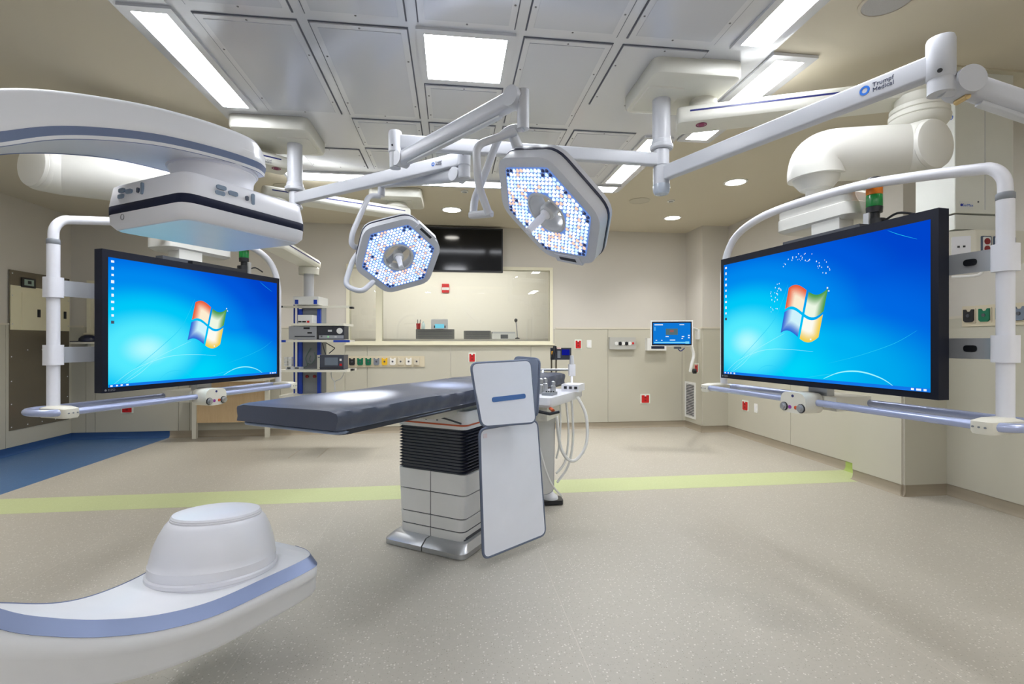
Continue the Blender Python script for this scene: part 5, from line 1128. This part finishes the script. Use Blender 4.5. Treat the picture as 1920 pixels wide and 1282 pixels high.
obj('terminal_box', bx(3.10, 3.42, YW - .09, YW, 1.243, 1.44), WHITE, wt, bev=.008); obj('terminal_screen', bx(3.165, 3.385, YW - .094, YW - .088, 1.272, 1.40), mat('dark_blue_screen', (28, 36, 60), .2), wt)
wm = thing('wall_monitor', 'small monitor with blue display on a bracket arm from the return wall', 'monitor', R(2.13, 6.62, .13))
MM = MX(R(2.155, 6.62, .118), RV(.985, -.17), RV(.17, .985), Vector((0, 0, 1)))
b2 = bmesh.new(); box(b2, (0, .03, 0), (.55, .05, .35), MM); obj('monitor_case', b2, WHITE, wm, bev=.012)
b2 = bmesh.new(); box(b2, (0, .003, -.003), (.515, .008, .318), MM); obj('monitor_bezel', b2, BEZEL, wm, bev=.002, seg=1)
b2 = bmesh.new(); box(b2, (0, -.0015, -.002), (.485, .002, .285), MM); obj('monitor_display', b2, mat_emit('monitor_blue', (14, 120, 214), 1.0), wm, smooth=False)
for x, z, w_, h_, m in ((-.17, .115, .11, .014, WGLOW), (.13, .115, .06, .01, WGLOW), (0, .02, .155, .085, mat_emit('ct_picture', (84, 110, 116), 1)), (.0, .03, .05, .03, mat_emit('ct_red', (150, 92, 90), 1)), (-.06, -.045, .04, .012, WGLOW), (.01, -.092, .07, .012, WGLOW), (-.02, -.125, .42, .016, mat_emit('status_cyan', (120, 216, 250), 1)), (.20, -.125, .05, .03, mat_emit('status_cyan', (120, 216, 250), 1)), (.145, -.045, .03, .014, WGLOW), (.135, -.07, .02, .012, WGLOW), (.22, -.03, .02, .014, WGLOW), (.22, -.06, .02, .014, WGLOW), (-.22, .06, .02, .05, mat_emit('menu_blue', (80, 170, 236), 1)), (-.2, -.095, .02, .01, WGLOW), (-.13, -.095, .02, .01, WGLOW)):
    b2 = bmesh.new(); box(b2, (x, -.003 - (.0006 if w_ < .06 else 0), z), (w_, .0008, h_), MM); obj('display_item', b2, m, wm, smooth=False)
wp = Vector((3.786, 7.2, 1.53))
b2 = bmesh.new(); box(b2, (3.775, 7.2, 1.50), (.03, .10, .16)); obj('wall_plate', b2, WHITE, wm, bev=.008)
elbow_p = Vector((3.56, 7.15, 1.0))
b2 = bmesh.new(); tube(b2, fillet([wp + Vector((-.02, 0, .04)), wp + Vector((-.12, -.05, .06)), MM @ Vector((.10, .07, .03))], .05), .022, 10); obj('bracket_arm', b2, WHITE, wm)
b2 = bmesh.new(); tube(b2, spline([MM @ Vector((.24, .08, -.10)), MM @ Vector((.30, .1, -.28)), MM @ Vector((.27, .1, -.44)), MM @ Vector((.26, .12, -.52))], 6), .02, 10); obj('cable_sleeve', b2, WHITE, wm)
b2 = bmesh.new(); lathe(b2, [(.01, -.03), (.035, -.02), (.035, .02), (.01, .03)], frame(MM @ Vector((.33, .2, -.52)), RV(1, 0)), 14); obj('round_grip', b2, DARK, wm)
b2 = bmesh.new(); box(b2, (.08, .03, -.195), (.09, .05, .03), MM); obj('scanner_grip', b2, DGREY, wm, bev=.006)
b2 = bmesh.new(); tube(b2, spline([MM @ Vector((.08, .03, -.2)), MM @ Vector((.12, .03, -.24)), MM @ Vector((.17, .03, -.20))], 5), .007, 8); obj('cable', b2, NAVY, wm)
vg = thing('wall_grille', 'tall white return air grille low on the short return wall', 'grille', (3.79, 7.45, .17))
b2 = bmesh.new(); fx = 3.80 - PT
for q in ((7.28, 7.625, .165, .20), (7.28, 7.625, .705, .74), (7.28, 7.315, .2, .705), (7.59, 7.625, .2, .705)): bx(fx - .012, fx, *q, b2)
obj('grille_frame', b2, WHITE, vg); obj('grille_back', bx(fx - .002, fx, 7.31, 7.595, .195, .71), DGREY, vg)
for i in range(20):
    z = .212 + i * .0252; b2 = bmesh.new(); box(b2, (0, 0, 0), (.012, .28, .004), Matrix.Translation((fx - .006, 7.4525, z)) @ Matrix.Rotation(.6, 4, 'Y')); obj('grille_slat', b2, WHITE, vg)
# wall television
tv = thing('wall_television', 'dark wall television above the viewing window', 'television', (.14, YB, 2.45))
b2 = bmesh.new(); box(b2, (.125, YB - .075, 2.787), (1.30, .07, .675)); obj('tv_case', b2, DARK, tv, bev=.008)
obj('tv_screen', bx(-.505, .755, YB - .1125, YB - .109, 2.475, 3.10), mat('glossy_black_glass', (8, 9, 13), .1, spec=.35), tv, smooth=False)
obj('tv_bracket', bx(-.1, .35, YB - .045, YB - .002, 2.65, 2.95), DGREY, tv)
# steel sheet with cream breaker cabinet on the near-side wall
sp_ = thing('steel_wall_panel', 'tall dark stainless panel with cream breaker doors on the side wall', 'wall panel', (XL + PT, 7.1, .3))
STN = mat('dark_stainless', (128, 120, 106), .26, metal=.55, var=.06, scale=3)
x_ = XL + PT
obj('steel_sheet', bx(x_, x_ + .006, 6.64, 7.575, .30, 2.26), STN, sp_)
obj('steel_top_sheet', bx(x_ + .006, x_ + .012, 6.64, 7.575, 2.075, 2.26), STN, sp_)
obj('cabinet_cover', bx(x_ + .004, x_ + .016, 6.65, 7.57, 1.53, 2.075), CREAM, sp_, bev=.004)
for y0, y1 in ((6.80, 7.10), (7.27, 7.53)):
    d = obj('breaker_door', bx(x_ + .014, x_ + .022, y0, y1, 1.55, 2.00), CREAM, sp_, bev=.003)
    obj('door_latch', bx(x_ + .020, x_ + .027, y1 - .075, y1 - .03, 1.70, 1.80), DARK, d)
obj('meter', bx(x_ + .012, x_ + .03, 6.79, 6.99, 2.065, 2.185), DARK, sp_, bev=.004); obj('meter_screen', bx(x_ + .028, x_ + .032, 6.82, 6.96, 2.09, 2.165), mat('meter_face', (150, 170, 160), .3), sp_)
obj('meter_lamp', bx(x_ + .031, x_ + .035, 6.87, 6.92, 2.11, 2.15), DARK, sp_)
for y in (6.67, 6.9, 7.12, 7.34, 7.545):
    for z in ((.34, 1.28) if y not in (6.67, 7.545) else (.34, .62, .9, 1.2, 1.6, 1.95, 2.22)):
        dot(sp_, Vector((x_ + (.006 if z < 1.5 else .016), y, z)), (1, 0, 0), .008, STEELGREY, 'panel_screw')
# small shelf and round object in the far corner
sh = thing('wall_shelf', 'narrow pale wall shelf in the far corner under the small window', 'shelf', (-4.95, YB - .15, 1.33))
obj('shelf_board', bx(-5.16, -4.6, YB - .30, YB - PT, 1.355, 1.38), WARM, sh, bev=.004); obj('shelf_bracket', bx(-5.0, -4.96, YB - .2, YB - PT, 1.25, 1.356), WARM, sh)
ro = thing('rounded_scanner', 'dark navy rounded handheld device lying on the narrow wall shelf', 'scanner', (-4.95, YB - .2, 1.38))
b2 = bmesh.new(); lathe(b2, [(.095, 0), (.11, .015), (.105, .05), (.08, .08), (.04, .098), (.004, .102)], Matrix.Translation((-4.99, YB - .2, 1.38)), 24); obj('dome_body', b2, mat('deep_navy_plastic', (20, 26, 52), .35), ro)
b2 = bmesh.new(); box(b2, (-5.09, YB - .22, 1.388), (.2, .07, .012)); obj('flat_tongue', b2, MATS['deep_navy_plastic'], ro, bev=.004)
# desk with wooden front
dk = thing('desk', 'desk with pale wood front panel and cream legs against the far wall', 'desk', (-3.15, 7.45, 0))
WOOD = mat_wood('pale_maple', (222, 198, 160), (204, 174, 132))
obj('desk_top', bx(-3.75, -2.58, 7.10, YW - .003, .84, .88), mat('desk_laminate', (206, 200, 186), .45), dk, bev=.004)
obj('front_panel', bx(-3.627, -2.698, 7.52, 7.545, .22, .84), WOOD, dk)
for x in (-3.655, -2.67):
    obj('desk_leg', bx(x - .028, x + .028, 7.49, 7.546, 0, .84), WARM, dk, bev=.006)
# ================================================================== control room, seen through the glass
ct = thing('control_counter', 'pale counter behind the viewing window', 'counter', (0, 8.6, 0)); obj('counter_top', bx(-2.2, 2.0, 8.35, 9.1, 1.39, 1.43), CTRL, ct, bev=.004); obj('counter_front', bx(-2.2, 2.0, 8.45, 8.48, 0, 1.39), CTRL, ct)
VENT = mat('vent_grey', (110, 110, 108), .5)
def rear_box(name, label, x0, x1, z1, y0, y1, m, slats):
    t = thing(name, label, 'monitor', ((x0 + x1) / 2, (y0 + y1) / 2, 1.43)); obj('case', bx(x0, x1, y0, y1, 1.432, z1), m, t, bev=.006)
    for i in range(slats):
        z = 1.445 + (z1 - 1.46) * i / max(1, slats - 1); obj('vent_slat', bx(x0 + .03, x1 - .03, y0 - .006, y0 + .002, z, z + .01), DGREY, t)
    return t
rear_box('console_rear', 'wide dark grey equipment rear behind the glass with a white tablet above', -.621, .037, 1.60, 8.55, 8.8, VENT, 6)
rear_box('console_rear', 'plain grey equipment rear behind the glass beside the white printer', .203, .669, 1.575, 8.55, 8.8, VENT, 5)
pr = thing('printer', 'small white printer behind the glass', 'printer', (.9, 8.65, 1.43)); obj('body', bx(.69, 1.11, 8.55, 8.85, 1.432, 1.53), WHITE, pr, bev=.012); obj('lid', bx(.70, 1.10, 8.56, 8.84, 1.53, 1.56), STEELGREY, pr, bev=.006); obj('paper_slot', bx(.84, .97, 8.544, 8.56, 1.44, 1.51), DGREY, pr)
mi = thing('gooseneck_microphone', 'black gooseneck microphone standing behind the glass', 'microphone', (1.13, 8.5, 1.43))
b2 = bmesh.new(); lathe(b2, [(.04, 0), (.04, .015), (.01, .03)], Matrix.Translation((1.13, 8.5, 1.432)), 16); obj('base', b2, DARK, mi)
b2 = bmesh.new(); tube(b2, spline([(1.13, 8.5, 1.45), (1.12, 8.5, 1.6), (1.105, 8.5, 1.73)], 5), .008, 8); obj('neck', b2, MGREY, mi)
b2 = bmesh.new(); lathe(b2, [(.01, -.03), (.028, -.01), (.028, .02), (.01, .035)], Matrix.Translation((1.103, 8.5, 1.755)), 14); obj('capsule', b2, DARK, mi)
tb = thing('tablet', 'white framed tablet with cyan display on the dark equipment behind the glass', 'tablet', (-.22, 8.6, 1.60)); b2 = bmesh.new(); box(b2, (-.22, 8.6, 1.69), (.29, .03, .17)); obj('tablet_frame', b2, WHITE2, tb, bev=.008)
obj('tablet_display', bx(-.30, -.14, 8.582, 8.586, 1.62, 1.69), mat_emit('tablet_cyan', (120, 214, 240), 1.0), tb)
for x in (-.315, -.135): obj('tablet_corner', bx(x, x + .02, 8.58, 8.586, 1.62, 1.665), DARK, tb)
obj('tablet_stand', bx(-.29, -.15, 8.6, 8.66, 1.601, 1.625), DGREY, tb)
cu = thing('pen_cup', 'red pen cup behind the glass', 'cup', (-.66, 8.6, 1.60)); b2 = bmesh.new(); lathe(b2, [(.034, 0), (.04, .10), (.036, .10), (.03, .01)], Matrix.Translation((-.585, 8.68, 1.602)), 16); obj('cup', b2, RED, cu)
for k in (-.012, .014): b2 = bmesh.new(); cyl(b2, (-.585 + k, 8.68, 1.61), (-.575 + 2 * k, 8.67, 1.77), .006, n=8); obj('pen', b2, DARK, cu)
bo = thing('spray_bottle', 'small pale bottle behind the glass beside the red cup', 'bottle', (-.50, 8.65, 1.60)); b2 = bmesh.new(); lathe(b2, [(.03, 0), (.032, .08), (.02, .10), (.012, .12), (.012, .135)], Matrix.Translation((-.50, 8.65, 1.602)), 16); obj('bottle_body', b2, mat('pale_bottle', (214, 234, 236), .3), bo)
fp = thing('alarm_plate', 'red and white alarm plate on the control room wall', 'alarm', (-.13, 9.59, 2.4)); M = wallf(-.13, 2.42, 9.6)
b2 = bmesh.new(); prism(b2, rrect(.14, .17, .01), 0, .03, M); obj('alarm_body', b2, RED, fp, bev=.004); b2 = bmesh.new(); box(b2, (0, -.01, .03), (.135, .05, .008), M); obj('white_band', b2, WHITE, fp)
